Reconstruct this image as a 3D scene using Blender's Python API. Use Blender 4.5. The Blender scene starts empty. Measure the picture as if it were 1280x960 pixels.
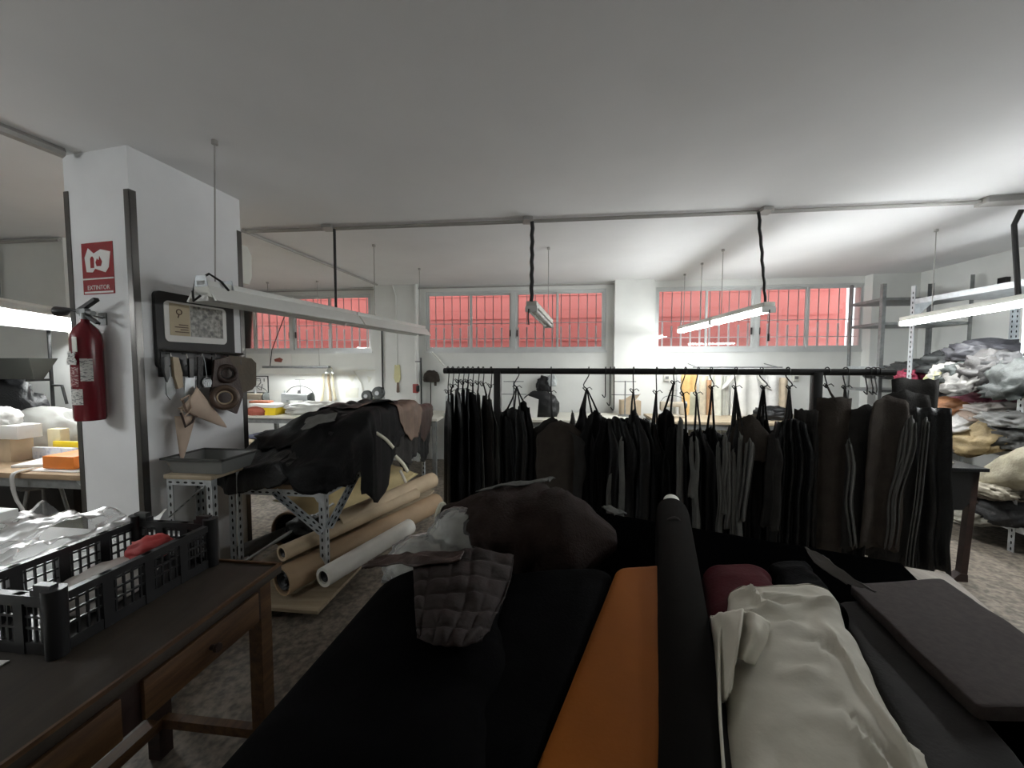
import bpy, bmesh, math, random
from mathutils import Vector, Matrix, noise
C = bpy.context.scene
COL = C.collection
rnd = random.Random(7)
PI = math.pi
FPX, CXP, CYP = 480.0, 640.0, 480.0
CAM = Vector((0, 0, 1.5))
PITCH = math.atan(25 / 480)
_F = Vector((0, math.cos(PITCH), -math.sin(PITCH)))
_U = Vector((0, math.sin(PITCH), math.cos(PITCH)))
_X = Vector((1, 0, 0))

# ---------------------------------------------------------------- frames
def ray(px, py):
    return _F + _X * ((px - CXP) / FPX) + _U * ((CYP - py) / FPX)
def at_t(px, py, t): return CAM + ray(px, py) * t
def at_y(px, py, Y):
    r = ray(px, py); return CAM + r * (Y / r.y)
def at_z(px, py, z):
    r = ray(px, py); return CAM + r * ((z - 1.5) / r.z)
def at_plane(px, py, p0, n):
    r = ray(px, py); return CAM + r * ((p0 - CAM).dot(n) / r.dot(n))
def frame(deg, origin=(0, 0, 0)):
    """local x = along, y = depth, rotated clockwise by deg seen from above"""
    return Matrix.Translation(Vector(origin)) @ Matrix.Rotation(-math.radians(deg), 4, 'Z')
MR = frame(6.4)          # the room
MT = frame(26.0)         # the cutting table with the bolts
MI = Matrix.Identity(4)
def inv(M, p): return M.inverted() @ Vector(p)
def fbm(p, o=4): return noise.fractal(Vector(p), 1.0, 2.0, o, noise_basis='PERLIN_ORIGINAL')
def ns(p): return noise.noise(Vector(p))
def lerp(a, b, t): return a + (b - a) * t
def V(*a): return Vector(a)

# ---------------------------------------------------------------- mesh builder
class MB:
    def __init__(s, M=MI):
        s.M = M; s.bm = bmesh.new(); s.mi = 0
    def v(s, p): return s.bm.verts.new(s.M @ Vector(p))
    def f(s, vs):
        try: q = s.bm.faces.new(vs)
        except ValueError: return None
        q.material_index = s.mi; return q
    def box(s, c, d, rot=None, bevel=0.0):
        c = Vector(c); R = rot or Matrix.Identity(3)
        vs = []
        for z in (-.5, .5):
            for x, y in ((-.5, -.5), (.5, -.5), (.5, .5), (-.5, .5)):
                vs.append(s.v(c + R @ Vector((x * d[0], y * d[1], z * d[2]))))
        fs = [s.f([vs[i] for i in q]) for q in ((3, 2, 1, 0), (4, 5, 6, 7), (0, 1, 5, 4), (1, 2, 6, 5), (2, 3, 7, 6), (3, 0, 4, 7))]
        if bevel > 0:
            es = {e for f_ in fs for e in f_.edges}
            bmesh.ops.bevel(s.bm, geom=list(es), offset=bevel, segments=2, affect='EDGES', profile=.5)
        return s
    def span(s, a, b, bevel=0.0):
        a, b = Vector(a), Vector(b)
        return s.box((a + b) / 2, [abs(x) for x in (b - a)], bevel=bevel)
    def beam(s, p0, p1, w, h, bevel=0.0, up=(0, 0, 1)):
        p0, p1 = Vector(p0), Vector(p1); y = (p1 - p0); L = y.length; y.normalize()
        u = Vector(up)
        if abs(y.dot(u)) > .98: u = Vector((1, 0, 0))
        x = y.cross(u).normalized(); z = x.cross(y)
        R = Matrix((x, y, z)).transposed()
        return s.box((p0 + p1) / 2, (w, L, h), R, bevel)
    def angle(s, p0, p1, a, th, dx, dy):
        """L-section along p0-p1: flanges towards dx and dy"""
        p0, p1, dx, dy = Vector(p0), Vector(p1), Vector(dx), Vector(dy)
        pr = [V(0, 0, 0), dx * a, dx * a + dy * th, dx * th + dy * th, dx * th + dy * a, dy * a]
        return s.prism([p0 + q for q in pr], p1 - p0)
    def prism(s, poly, vec):
        vec = Vector(vec)
        b = [s.v(p) for p in poly]; t = [s.v(Vector(p) + vec) for p in poly]
        n = len(poly)
        s.f(b[::-1]); s.f(t)
        for i in range(n): s.f([b[i], b[(i + 1) % n], t[(i + 1) % n], t[i]])
        return s
    def rings(s, rings, close=True, caps=True):
        vs = [[s.v(p) for p in r] for r in rings]
        n = len(vs[0])
        for a, b in zip(vs, vs[1:]):
            for i in range(n if close else n - 1):
                s.f([a[i], a[(i + 1) % n], b[(i + 1) % n], b[i]])
        if caps:
            s.f(vs[0][::-1]); s.f(vs[-1])
        return s
    def tube(s, pts, r, seg=8, caps=True):
        pts = [Vector(p) for p in pts]; n = len(pts)
        rr = r if isinstance(r, (list, tuple)) else [r] * n
        t0 = (pts[1] - pts[0]).normalized()
        u = Vector((0, 0, 1)) if abs(t0.z) < .9 else Vector((1, 0, 0))
        x = t0.cross(u).normalized(); out = []
        for i, p in enumerate(pts):
            t = ((pts[min(i + 1, n - 1)] - pts[max(i - 1, 0)])).normalized()
            x = (x - t * x.dot(t)).normalized(); y = t.cross(x)
            out.append([p + (x * math.cos(2 * PI * k / seg) + y * math.sin(2 * PI * k / seg)) * rr[i] for k in range(seg)])
        return s.rings(out, True, caps)
    def cyl(s, p0, p1, r, r1=None, seg=14):
        return s.tube([p0, p1], [r, r if r1 is None else r1], seg)
    def lathe(s, prof, c=(0, 0, 0), seg=20, axis=(0, 0, 1), caps=True):
        c = Vector(c); a = Vector(axis).normalized()
        u = Vector((0, 0, 1)) if abs(a.z) < .9 else Vector((1, 0, 0))
        x = a.cross(u).normalized(); y = a.cross(x)
        return s.rings([[c + a * z + (x * math.cos(2 * PI * k / seg) + y * math.sin(2 * PI * k / seg)) * max(r, 1e-4) for k in range(seg)] for r, z in prof], True, caps)
    def torus(s, c, R, r, axis=(0, 0, 1), seg=20, rs=8):
        c = Vector(c); a = Vector(axis).normalized()
        u = Vector((0, 0, 1)) if abs(a.z) < .9 else Vector((1, 0, 0))
        x = a.cross(u).normalized(); y = a.cross(x)
        pts = [c + (x * math.cos(2 * PI * k / seg) + y * math.sin(2 * PI * k / seg)) * R for k in range(seg)]
        rg = []
        for k in range(seg + 1):
            p = pts[k % seg]; o = (p - c).normalized()
            rg.append([p + (o * math.cos(2 * PI * j / rs) + a * math.sin(2 * PI * j / rs)) * r for j in range(rs)])
        return s.rings(rg, True, False)
    def sheet(s, fn, nu, nv):
        vs = [[s.v(fn(i / nu, j / nv)) for i in range(nu + 1)] for j in range(nv + 1)]
        for j in range(nv):
            for i in range(nu): s.f([vs[j][i], vs[j][i + 1], vs[j + 1][i + 1], vs[j + 1][i]])
        return s
    def polar(s, fn, na, nr):
        c = s.v(fn(0, 0)); prev = None
        for j in range(1, nr + 1):
            r = [s.v(fn(2 * PI * i / na, j / nr)) for i in range(na)]
            for i in range(na):
                if prev is None: s.f([c, r[i], r[(i + 1) % na]])
                else: s.f([prev[i], r[i], r[(i + 1) % na], prev[(i + 1) % na]])
            prev = r
        return s
    def ico(s, fn, sub=4):
        b = bmesh.new(); bmesh.ops.create_icosphere(b, subdivisions=sub, radius=1)
        mp = {v: s.v(fn(v.co.copy())) for v in b.verts}
        for f_ in b.faces: s.f([mp[v] for v in f_.verts])
        b.free(); return s

def wloc(o):
    l = Vector(o.location)
    while o.parent: o = o.parent; l += Vector(o.location)
    return l
def build(name, mb, m, parent=None, smooth=False, solid=0.0, sub=0, offset=0.0, sharp=38):
    bm = mb.bm
    if not solid: bmesh.ops.recalc_face_normals(bm, faces=bm.faces)
    me = bpy.data.meshes.new(name)
    if parent: org = wloc(parent)
    else:
        xs = [v.co for v in bm.verts]
        org = Vector(((min(p.x for p in xs) + max(p.x for p in xs)) / 2, (min(p.y for p in xs) + max(p.y for p in xs)) / 2, min(p.z for p in xs)))
    bmesh.ops.translate(bm, verts=bm.verts, vec=-org)
    bm.to_mesh(me); bm.free()
    me.polygons.foreach_set('use_smooth', [True] * len(me.polygons))
    if not smooth: me.set_sharp_from_angle(angle=math.radians(sharp))
    for mm in (m if isinstance(m, (list, tuple)) else [m]): me.materials.append(mm)
    o = bpy.data.objects.new(name, me); COL.objects.link(o)
    if parent: o.parent = parent
    else: o.location = org
    if solid:
        md = o.modifiers.new('thickness', 'SOLIDIFY'); md.thickness = solid; md.offset = offset
    if sub:
        md = o.modifiers.new('smooth', 'SUBSURF'); md.levels = sub; md.render_levels = sub
    return o
def tag(o, label, cat, group=None, kind=None):
    o['label'] = label; o['category'] = cat
    if group: o['group'] = group
    if kind: o['kind'] = kind
    return o
def thing(name, label, cat, loc=(0, 0, 0), group=None):
    o = bpy.data.objects.new(name, None); COL.objects.link(o); o.empty_display_size = .05
    o.location = Vector(loc)
    return tag(o, label, cat, group)
def struct(name, mb, m, **k):
    o = build(name, mb, m, **k); o['kind'] = 'structure'; return o
def dup(root, loc, rotz=0.0, label=None, group=None):
    r = root.copy(); COL.objects.link(r); r.location = Vector(loc); r.rotation_euler = (0, 0, rotz)
    if label: r['label'] = label
    if group: r['group'] = group
    for ch in list(root.children):
        c = ch.copy(); COL.objects.link(c); c.parent = r
        for g in list(ch.children):
            d = g.copy(); COL.objects.link(d); d.parent = c
    return r

# ---------------------------------------------------------------- materials
_mc = {}
def mat(name, col, rough=.6, metal=0.0, var=.12, vs=6.0, bump=0.0, bs=40.0, spec=.5, sheen=0.0, alpha=1.0, col2=None, trans=0.0, coords='Object'):
    if name in _mc: return _mc[name]
    m = bpy.data.materials.new(name); m.use_nodes = True
    nt = m.node_tree; b = nt.nodes['Principled BSDF']; L = nt.links
    b.inputs['Roughness'].default_value = rough; b.inputs['Metallic'].default_value = metal
    b.inputs['Specular IOR Level'].default_value = spec
    if sheen: b.inputs['Sheen Weight'].default_value = sheen
    if alpha < 1: b.inputs['Alpha'].default_value = alpha
    if trans: b.inputs['Transmission Weight'].default_value = trans
    tc = nt.nodes.new('ShaderNodeTexCoord')
    nz = nt.nodes.new('ShaderNodeTexNoise'); nz.inputs['Scale'].default_value = vs; nz.inputs['Detail'].default_value = 5
    L.new(tc.outputs[coords], nz.inputs['Vector'])
    rp = nt.nodes.new('ShaderNodeValToRGB')
    c2 = col2 or [max(0, c * (1 - var)) for c in col]
    rp.color_ramp.elements[0].position = .35; rp.color_ramp.elements[1].position = .65
    rp.color_ramp.elements[0].color = (*c2, 1); rp.color_ramp.elements[1].color = (*[c * (1 + var * .3) for c in col], 1)
    L.new(nz.outputs['Fac'], rp.inputs['Fac']); L.new(rp.outputs['Color'], b.inputs['Base Color'])
    if bump:
        n2 = nt.nodes.new('ShaderNodeTexNoise'); n2.inputs['Scale'].default_value = bs; n2.inputs['Detail'].default_value = 6
        L.new(tc.outputs[coords], n2.inputs['Vector'])
        bp = nt.nodes.new('ShaderNodeBump'); bp.inputs['Strength'].default_value = bump; bp.inputs['Distance'].default_value = .02
        L.new(n2.outputs['Fac'], bp.inputs['Height']); L.new(bp.outputs['Normal'], b.inputs['Normal'])
    _mc[name] = m; return m
def emit(name, col, st):
    m = bpy.data.materials.new(name); m.use_nodes = True; nt = m.node_tree
    b = nt.nodes['Principled BSDF']
    b.inputs['Base Color'].default_value = (.9, .9, .9, 1)
    b.inputs['Emission Color'].default_value = (*col, 1); b.inputs['Emission Strength'].default_value = st
    return m
def wood(name, c1, c2, scale=3.0, rough=.55, axis=(1, 12, 12), bump=.15, rot=0.0):
    m = bpy.data.materials.new(name); m.use_nodes = True; nt = m.node_tree; L = nt.links; b = nt.nodes['Principled BSDF']
    b.inputs['Roughness'].default_value = rough
    tc = nt.nodes.new('ShaderNodeTexCoord'); mp = nt.nodes.new('ShaderNodeMapping')
    mp.inputs['Scale'].default_value = axis; mp.inputs['Rotation'].default_value = (0, 0, rot)
    nz = nt.nodes.new('ShaderNodeTexNoise'); nz.inputs['Scale'].default_value = scale; nz.inputs['Detail'].default_value = 8; nz.inputs['Roughness'].default_value = .65
    rp = nt.nodes.new('ShaderNodeValToRGB'); rp.color_ramp.elements[0].color = (*c1, 1); rp.color_ramp.elements[1].color = (*c2, 1)
    rp.color_ramp.elements[0].position = .35; rp.color_ramp.elements[1].position = .68
    bp = nt.nodes.new('ShaderNodeBump'); bp.inputs['Strength'].default_value = bump; bp.inputs['Distance'].default_value = .01
    L.new(tc.outputs['Object'], mp.inputs['Vector']); L.new(mp.outputs['Vector'], nz.inputs['Vector'])
    L.new(nz.outputs['Fac'], rp.inputs['Fac']); L.new(rp.outputs['Color'], b.inputs['Base Color'])
    L.new(nz.outputs['Fac'], bp.inputs['Height']); L.new(bp.outputs['Normal'], b.inputs['Normal'])
    return m
def film(name, col, op=.35, rough=.15, blend=.35):
    """thin clear plastic: transparent with a glossy skin"""
    m = bpy.data.materials.new(name); m.use_nodes = True; nt = m.node_tree; L = nt.links
    nt.nodes.remove(nt.nodes['Principled BSDF']); out = nt.nodes['Material Output']
    tr = nt.nodes.new('ShaderNodeBsdfTransparent'); gl = nt.nodes.new('ShaderNodeBsdfGlossy'); df = nt.nodes.new('ShaderNodeBsdfDiffuse')
    gl.inputs['Roughness'].default_value = rough; df.inputs['Color'].default_value = (*col, 1); gl.inputs['Color'].default_value = (.9, .9, .9, 1)
    m1 = nt.nodes.new('ShaderNodeMixShader'); m2 = nt.nodes.new('ShaderNodeMixShader'); lw = nt.nodes.new('ShaderNodeLayerWeight')
    lw.inputs['Blend'].default_value = blend
    m1.inputs['Fac'].default_value = op
    L.new(tr.outputs[0], m1.inputs[1]); L.new(df.outputs[0], m1.inputs[2])
    L.new(lw.outputs['Fresnel'], m2.inputs['Fac']); L.new(m1.outputs[0], m2.inputs[1]); L.new(gl.outputs[0], m2.inputs[2])
    L.new(m2.outputs[0], out.inputs['Surface']); return m

M_ceil = mat('ceiling_paint', (.80, .80, .80), .9, var=.05, vs=1.2, bump=.03, bs=14)
M_wall = mat('wall_paint', (.78, .79, .76), .85, var=.07, vs=2.0, bump=.04, bs=20)
M_pillar = mat('pillar_paint', (.80, .81, .82), .8, var=.05, vs=3.0, bump=.03, bs=24)
M_floor = mat('terrazzo', (.24, .205, .165), .55, var=.5, vs=30, bump=.03, bs=60, col2=(.10, .085, .07))
M_alu = mat('aluminium', (.66, .68, .67), .45, .25, var=.06)
M_steel = mat('brushed_steel', (.13, .125, .12), .3, .9, var=.1)
M_galv = mat('galvanised', (.55, .58, .60), .45, .7, var=.2, vs=22)
M_zinc = mat('dark_zinc', (.28, .29, .29), .5, .7, var=.2, vs=22)
M_iron = mat('black_iron', (.018, .018, .018), .45, .3, var=.2)
M_cable = mat('black_cable', (.012, .012, .012), .5)
M_conduit = mat('grey_conduit', (.42, .41, .39), .5, .2, var=.1)
M_white = mat('white_enamel', (.80, .81, .78), .4, var=.04)
M_cream = mat('cream_enamel', (.72, .72, .66), .45, var=.05)
M_plast_k = mat('black_plastic', (.012, .012, .013), .35, var=.1)
M_red = mat('extinguisher_red', (.15, .004, .011), .25, var=.08)
M_signred = mat('sign_red', (.30, .012, .018), .22, var=.1)
M_paper = mat('white_paper', (.80, .79, .76), .8, var=.05)
M_card = mat('cardboard', (.50, .40, .28), .85, var=.12, vs=9)
M_kraft = mat('kraft_paper', (.36, .25, .15), .75, var=.15, vs=5, bump=.05)
M_kraft_l = mat('pale_kraft', (.50, .39, .26), .75, var=.15, vs=5, bump=.05)
M_hide = mat('black_leather', (.0055, .0058, .0066), .42, var=.3, vs=14, bump=.25, bs=90, spec=.4)
M_hide2 = mat('soft_black_leather', (.0035, .0035, .004), .7, var=.3, vs=14, bump=.2, bs=90, spec=.2)
M_hideg = mat('charcoal_suede', (.036, .034, .032), .9, var=.25, vs=9, bump=.2, bs=120, spec=.2)
M_hideb = mat('brown_suede', (.055, .045, .038), .9, var=.25, vs=9, bump=.2, bs=120, spec=.2)
M_hidel = mat('grey_suede', (.15, .15, .14), .9, var=.2, vs=9, bump=.2, bs=120, spec=.2)
M_hidebr = mat('dark_brown_leather', (.045, .024, .018), .5, var=.3, vs=9, bump=.2, bs=90)
M_tan = mat('taupe_leather', (.16, .105, .075), .55, var=.25, vs=9, bump=.2, bs=90)
M_veg = mat('pale_veg_leather', (.58, .45, .35), .6, var=.12, vs=9)
M_tubeoff = mat('unlit_tube', (.75, .75, .74), .25, var=.03)
LAMP = (.96, .99, 1.0)
M_glow = emit('lit_tube', LAMP, 105.0)
M_glass = film('window_glass', (.8, .85, .83), .03, .02)
M_film = film('clear_film', (.75, .77, .76), .18, .34, .18)
M_film2 = film('cloudy_film', (.60, .60, .56), .62, .3, .2)
# ================================================================ ROOM SHELL
H = 2.70
VB = 5.82                      # inner face of the window wall (room frame depth)
UL, UR, VF = -6.6, 4.77, -1.7
_n_wall = (MR.to_3x3() @ V(0, -1, 0))
def wall_uz(px, py, v=VB):
    p = inv(MR, at_plane(px, py, MR @ V(0, v, 0), _n_wall)); return p.x, p.z
def WP(px, py, off=0.0):       # point on the window wall, room frame, off metres in front of it
    p = inv(MR, at_plane(px, py, MR @ V(0, VB - off, 0), _n_wall)); return p

m = MB(MR); m.span((UL - .2, VF - .2, -.12), (UR + .2, VB + 1.9, 0)); struct('floor', m, M_floor)
m = MB(MR); m.span((UL - .2, VF - .2, H), (UR + .2, VB + .26, H + .22)); struct('ceiling', m, M_ceil)
m = MB(MR); m.span((UL - .2, VF - .2, 0), (UL, VB + .26, H)); struct('wall_left', m, M_wall)
m = MB(MR); m.span((UR, VF - .2, 0), (UR + .2, VB + .26, H)); struct('wall_right', m, M_wall)
m = MB(MR); m.span((UL, VF - .2, 0), (UR, VF, H)); struct('wall_front', m, M_wall)
m = MB(MR); m.span((-6.6, 3.21, 0), (-4.65, 3.36, H)); struct('wall_side', m, M_wall)

u1a, zt = wall_uz(531, 361); u1b, zb = wall_uz(757, 438)
u2a, _ = wall_uz(820, 352); u2b, _ = wall_uz(1081, 438)
u3b, _ = wall_uz(463, 366); u3a = u3b - (u1b - u1a)
ZT = 2.61; ZB = 1.70
print('windows', u1a, u1b, u2a, u2b, u3a, u3b, zt, zb)
m = MB(MR); TK = .22
m.span((UL, VB, 0), (UR, VB + TK, ZB)); m.span((UL, VB, ZT), (UR, VB + TK, H))
for a, b in ((UL, u3a), (u3b, u1a), (u1b, u2a), (u2b, UR)): m.span((a, VB, ZB), (b, VB + TK, ZT))
struct('wall_back', m, M_wall)
# piers standing proud of the window wall
pa, _ = wall_uz(768, 450, 5.66); pb, _ = wall_uz(817, 450, 5.66)
pc, _ = wall_uz(468, 450, 5.66); pd, _ = wall_uz(519, 450, 5.66)
pe, _ = wall_uz(1088, 450, 5.66)
for i, (a, b) in enumerate(((pa, pb), (pc, pd), (pe, UR))):
    m = MB(MR); m.span((a, 5.68, 0), (b, VB, H)); struct('trim_%d' % (i + 1), m, M_wall)

# light well outside with the red shutter wall
M_redwall = mat('red_shutter', (.68, .205, .18), .8, var=.06, vs=1.2)
m = MB(MR)
m.span((UL - .2, VB + 1.45, -.1), (UR + .2, VB + 1.6, 3.7))
for k in range(9): m.span((UL, VB + 1.435, .25 + k * .42), (UR, VB + 1.452, .262 + k * .42))
struct('exterior_wall', m, M_redwall)

def window(n, ua, ub, npane):
    fr = MB(MR); v0, v1 = VB + .02, VB + .10; w = .030
    fr.span((ua, v0, ZT - w), (ub, v1, ZT)); fr.span((ua, v0, ZB), (ub, v1, ZB + w))
    fr.span((ua, v0, ZB + w), (ua + w, v1, ZT - w)); fr.span((ub - w, v0, ZB + w), (ub, v1, ZT - w))
    mid = (ua + ub) / 2
    fr.span((mid - .035, v0, ZB + w), (mid + .035, v1, ZT - w))
    root = struct('window_%d' % n, fr, M_alu)
    W = (ub - ua - 2 * w) / npane
    for k in range(npane):
        a = ua + w + k * W; b = a + W; vv = VB + (.045 if k in (0, 3) else .072)
        if k == 1: b -= .035
        if k == 0: b += .02
        if k == 2: a += .035
        if k == 3: a -= .02
        s = MB(MR); q = .028; d = .012
        s.span((a, vv - d, ZB + w), (a + q, vv + d, ZT - w)); s.span((b - q, vv - d, ZB + w), (b, vv + d, ZT - w))
        s.span((a + q, vv - d, ZB + w), (b - q, vv + d, ZB + w + q)); s.span((a + q, vv - d, ZT - w - q), (b - q, vv + d, ZT - w))
        so = build('sash', s, M_alu, root)
        g = MB(MR); g.span((a + q, vv - .002, ZB + w + q), (b - q, vv + .002, ZT - w - q)); build('pane', g, M_glass, so)
        if k in (1, 2):
            h = MB(MR); hu = b - .02 if k == 1 else a + .02
            h.box((hu, vv - .02, ZB + .27), (.018, .02, .10), bevel=.004); build('latch', h, M_plast_k, so)
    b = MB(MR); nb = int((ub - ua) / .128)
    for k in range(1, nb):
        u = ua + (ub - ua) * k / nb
        b.mi = 1; b.cyl((u, VB + .13, ZB + .40), (u, VB + .13, ZT), .006, seg=8); b.mi = 0; b.cyl((u, VB + .13, ZB), (u, VB + .13, ZB + .36 + .06 * rnd.random()), .0135, seg=10)  # lower halves thicker and white: lamplight on the bars put into the colour
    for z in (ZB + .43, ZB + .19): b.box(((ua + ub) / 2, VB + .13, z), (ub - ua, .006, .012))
    build('window_grille', b, [mat('grille_lit_white', (.90, .90, .90), .5), M_zinc], root)
    sl = MB(MR); sl.span((ua - .02, VB - .012, ZB - .03), (ub + .02, VB + .02, ZB)); build('window_sill', sl, M_alu, root)
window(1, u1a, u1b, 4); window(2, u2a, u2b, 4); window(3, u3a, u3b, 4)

# ================================================================ PILLAR
Ac, Bc, Cc = at_z(78, 195, H), at_z(158, 181, H), at_z(299, 250, H)
Dc = Ac + Cc - Bc
for p in (Ac, Bc, Cc, Dc): p.z = 0
m = MB(); m.prism([Ac, Bc, Cc, Dc], (0, 0, H)); struct('pillar', m, M_pillar)
def face_frame(P, Q):          # local x along the face, local y out of it, z up
    x = (Q - P).normalized(); z = V(0, 0, 1); y = x.cross(z)
    M = Matrix((x, y, z)).transposed().to_4x4(); M.translation = P; return M
MFa, MFb = face_frame(Ac, Bc), face_frame(Bc, Cc)
if (MFa.to_3x3() @ V(0, 1, 0)).dot(CAM - Ac) < 0: print('face a flipped')
if (MFb.to_3x3() @ V(0, 1, 0)).dot(CAM - Bc) < 0: print('face b flipped')
def on(M, px, py, off=0.0):
    nrm = M.to_3x3() @ V(0, 1, 0)
    return inv(M, at_plane(px, py, M @ V(0, off, 0), nrm))
LB = (Cc - Bc).length; LA = (Bc - Ac).length
for nm, M, s, ztop in (('a', MFa, 0, at_plane(80, 240, Ac, MFa.to_3x3() @ V(0, 1, 0)).z), ('b', MFb, 0, at_plane(158, 235, Bc, MFb.to_3x3() @ V(0, 1, 0)).z), ('c', MFb, LB, at_plane(299, 289, Bc, MFb.to_3x3() @ V(0, 1, 0)).z)):
    m = MB(M); w = .032; t = .004
    sg = 1 if s == 0 else -1
    m.span((s - sg * t, 0, 0), (s + sg * w, t, ztop)); m.span((s - sg * t, -w, 0), (s, t, ztop))
    o = build('corner_guard', m, M_steel)
    tag(o, {'a': 'steel corner guard on the pillar edge behind the extinguisher hose', 'b': 'steel corner guard on the pillar edge between extinguisher and framed picture', 'c': 'steel corner guard on the pillar edge nearest the window wall'}[nm], 'corner guard')
# grey box fixed to the rear of the pillar
m = MB(MFb); p = on(MFb, 300, 352); q = on(MFb, 318, 300)
m.prism([(LB + .005, -.02, p.z), (LB + .085, -.02, p.z), (LB + .11, -.02, p.z + .06), (LB + .115, -.02, p.z + .22), (LB + .08, -.02, p.z + .28), (LB + .005, -.02, p.z + .28)], (0, -.18, 0))
o = build('wall_speaker', m, M_cream); tag(o, 'grey loudspeaker box high on the back of the white pillar', 'speaker')

# fire sign
a, b, c = on(MFa, 102, 305), on(MFa, 141, 305), on(MFa, 102, 369)
t = thing('fire_sign', 'red and white extinguisher sign on the pillar above the extinguisher', 'sign', MFa @ V((a.x + b.x) / 2, 0, c.z))
zs = lerp(a.z, c.z, .70)
m = MB(MFa); m.span((a.x, 0.0, c.z), (b.x, .003, a.z)); build('sign_board', m, M_signred, t)
m = MB(MFa); m.span((a.x, .003, zs - .004), (b.x, .0042, zs + .004)); build('dividing_line', m, M_paper, t)
m = MB(MFa); w = b.x - a.x; h = a.z - zs
def SP(x, z): return (a.x + w * x, .0032, zs + h * z)
# glare on the sign put in as a white shape, red symbols over it
M_gloss = mat('glossy_white_film', (.85, .84, .82), .08, var=.02)
m.prism([SP(.14, .20), SP(.34, .18), SP(.42, .28), SP(.75, .16), SP(.86, .30), SP(.93, .72), SP(.62, .80), SP(.40, .70), SP(.22, .86), SP(.10, .60)], (0, .0008, 0))
build('glare_shape', m, M_gloss, t)
m = MB(MFa); m.prism([SP(.28, .30), SP(.40, .30), SP(.40, .56), SP(.36, .62), SP(.32, .62), SP(.28, .56)], (0, .0016, 0)); m.prism([SP(.48, .34), SP(.62, .34), SP(.66, .46), SP(.58, .62), SP(.55, .5), SP(.50, .56), SP(.45, .45)], (0, .0016, 0)); build('symbol', m, M_signred, t)
def text(body, M, loc, size, m_, parent, name='lettering', align='CENTER'):
    cu = bpy.data.curves.new(name, 'FONT'); cu.body = body; cu.size = size; cu.align_x = align; cu.extrude = .0006
    o = bpy.data.objects.new(name, cu); COL.objects.link(o); cu.materials.append(m_)
    R = M.to_3x3() @ Matrix(((-1, 0, 0), (0, 0, 1), (0, 1, 0))) if False else M.to_3x3() @ Matrix(((1, 0, 0), (0, 0, 1), (0, 1, 0))).transposed()
    # local x stays along the face, text y -> up, text z -> out of the face
    x = M.to_3x3() @ V(1, 0, 0); y = V(0, 0, 1); z = x.cross(y)
    R = Matrix((x, y, z)).transposed()
    P = M @ Vector(loc)
    o.rotation_euler = R.to_euler()
    o.location = P - (wloc(parent) if parent else V(0, 0, 0))
    bpy.context.view_layer.update()
    me = bpy.data.meshes.new_from_object(o.evaluated_get(bpy.context.evaluated_depsgraph_get()))
    r = bpy.data.objects.new(name, me); COL.objects.link(r); r.rotation_euler = o.rotation_euler; r.location = o.location
    bpy.data.objects.remove(o)
    if parent: r.parent = parent
    return r
text('EXTINTOR', MFa, ((a.x + b.x) / 2, .0036, c.z + .026), .036, M_gloss, t)
m = MB(MFa); m.span((a.x + .01, .003, c.z + .006), (b.x - .01, .0036, c.z + .016)); build('sign_strip', m, M_gloss, t)

# fire extinguisher
e0 = on(MFa, 111, 526, .09); etop = on(MFa, 111, 425, .09)
ex, ez0, ez1 = e0.x, e0.z, etop.z
R_ = .066
yc = R_ + .015
t = thing('fire_extinguisher', 'dark red fire extinguisher hung on the white pillar', 'fire extinguisher', MFa @ V(ex, yc, ez0))
m = MB(MFa); hh = ez1 - ez0
m.lathe([(R_ * .55, 0), (R_ * .93, .004), (R_, .02), (R_, hh), (R_ * .95, hh + .03), (R_ * .78, hh + .062), (R_ * .45, hh + .088), (R_ * .28, hh + .10), (R_ * .26, hh + .115)], (ex, yc, ez0), 28)
build('cylinder', m, M_red, t)
m = MB(MFa); zt_ = ez0 + hh + .115
m.cyl((ex, yc, zt_), (ex, yc, zt_ + .035), .022); m.box((ex - .01, yc, zt_ + .045), (.07, .03, .03), bevel=.005); m.cyl((ex + .02, yc, zt_ + .04), (ex + .085, yc + .01, zt_ + .03), .012)
build('valve', m, M_zinc, t)
m = MB(MFa)
m.prism([(ex - .05, yc - .012, zt_ + .055), (ex + .0, yc - .012, zt_ + .075), (ex + .09, yc - .012, zt_ + .115), (ex + .10, yc - .012, zt_ + .10), (ex + .01, yc - .012, zt_ + .06), (ex - .04, yc - .012, zt_ + .045)], (0, .024, 0))
build('squeeze_handle', m, M_plast_k, t)
m = MB(MFa)
m.prism([(ex + .01, yc - .01, zt_ + .03), (ex + .05, yc - .01, zt_ + .01), (ex + .10, yc - .01, zt_ - .02), (ex + .095, yc - .01, zt_ - .03), (ex + .04, yc - .01, zt_ - .002)], (0, .02, 0))
build('carry_handle', m, M_plast_k, t)
m = MB(MFa); m.tube([(ex - .04, yc + .0, zt_ + .045), (ex - .09, yc + .01, zt_ + .055), (ex - .12, yc + .02, zt_ + .045), (ex - .16, yc + .03, zt_ + .045)], [.009, .01, .024, .028], 12); build('discharge_horn', m, M_plast_k, t)
def cyl_label(x0, x1, z0, z1, m_, name, r=None):
    r = r or R_ + .0012; mm = MB(MFa)
    def fn(a_, b_):
        th = lerp(x0, x1, a_); return (ex + r * math.sin(th), yc + r * math.cos(th), lerp(z0, z1, b_))
    mm.sheet(fn, 8, 1); return build(name, mm, m_, t, smooth=True)
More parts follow.
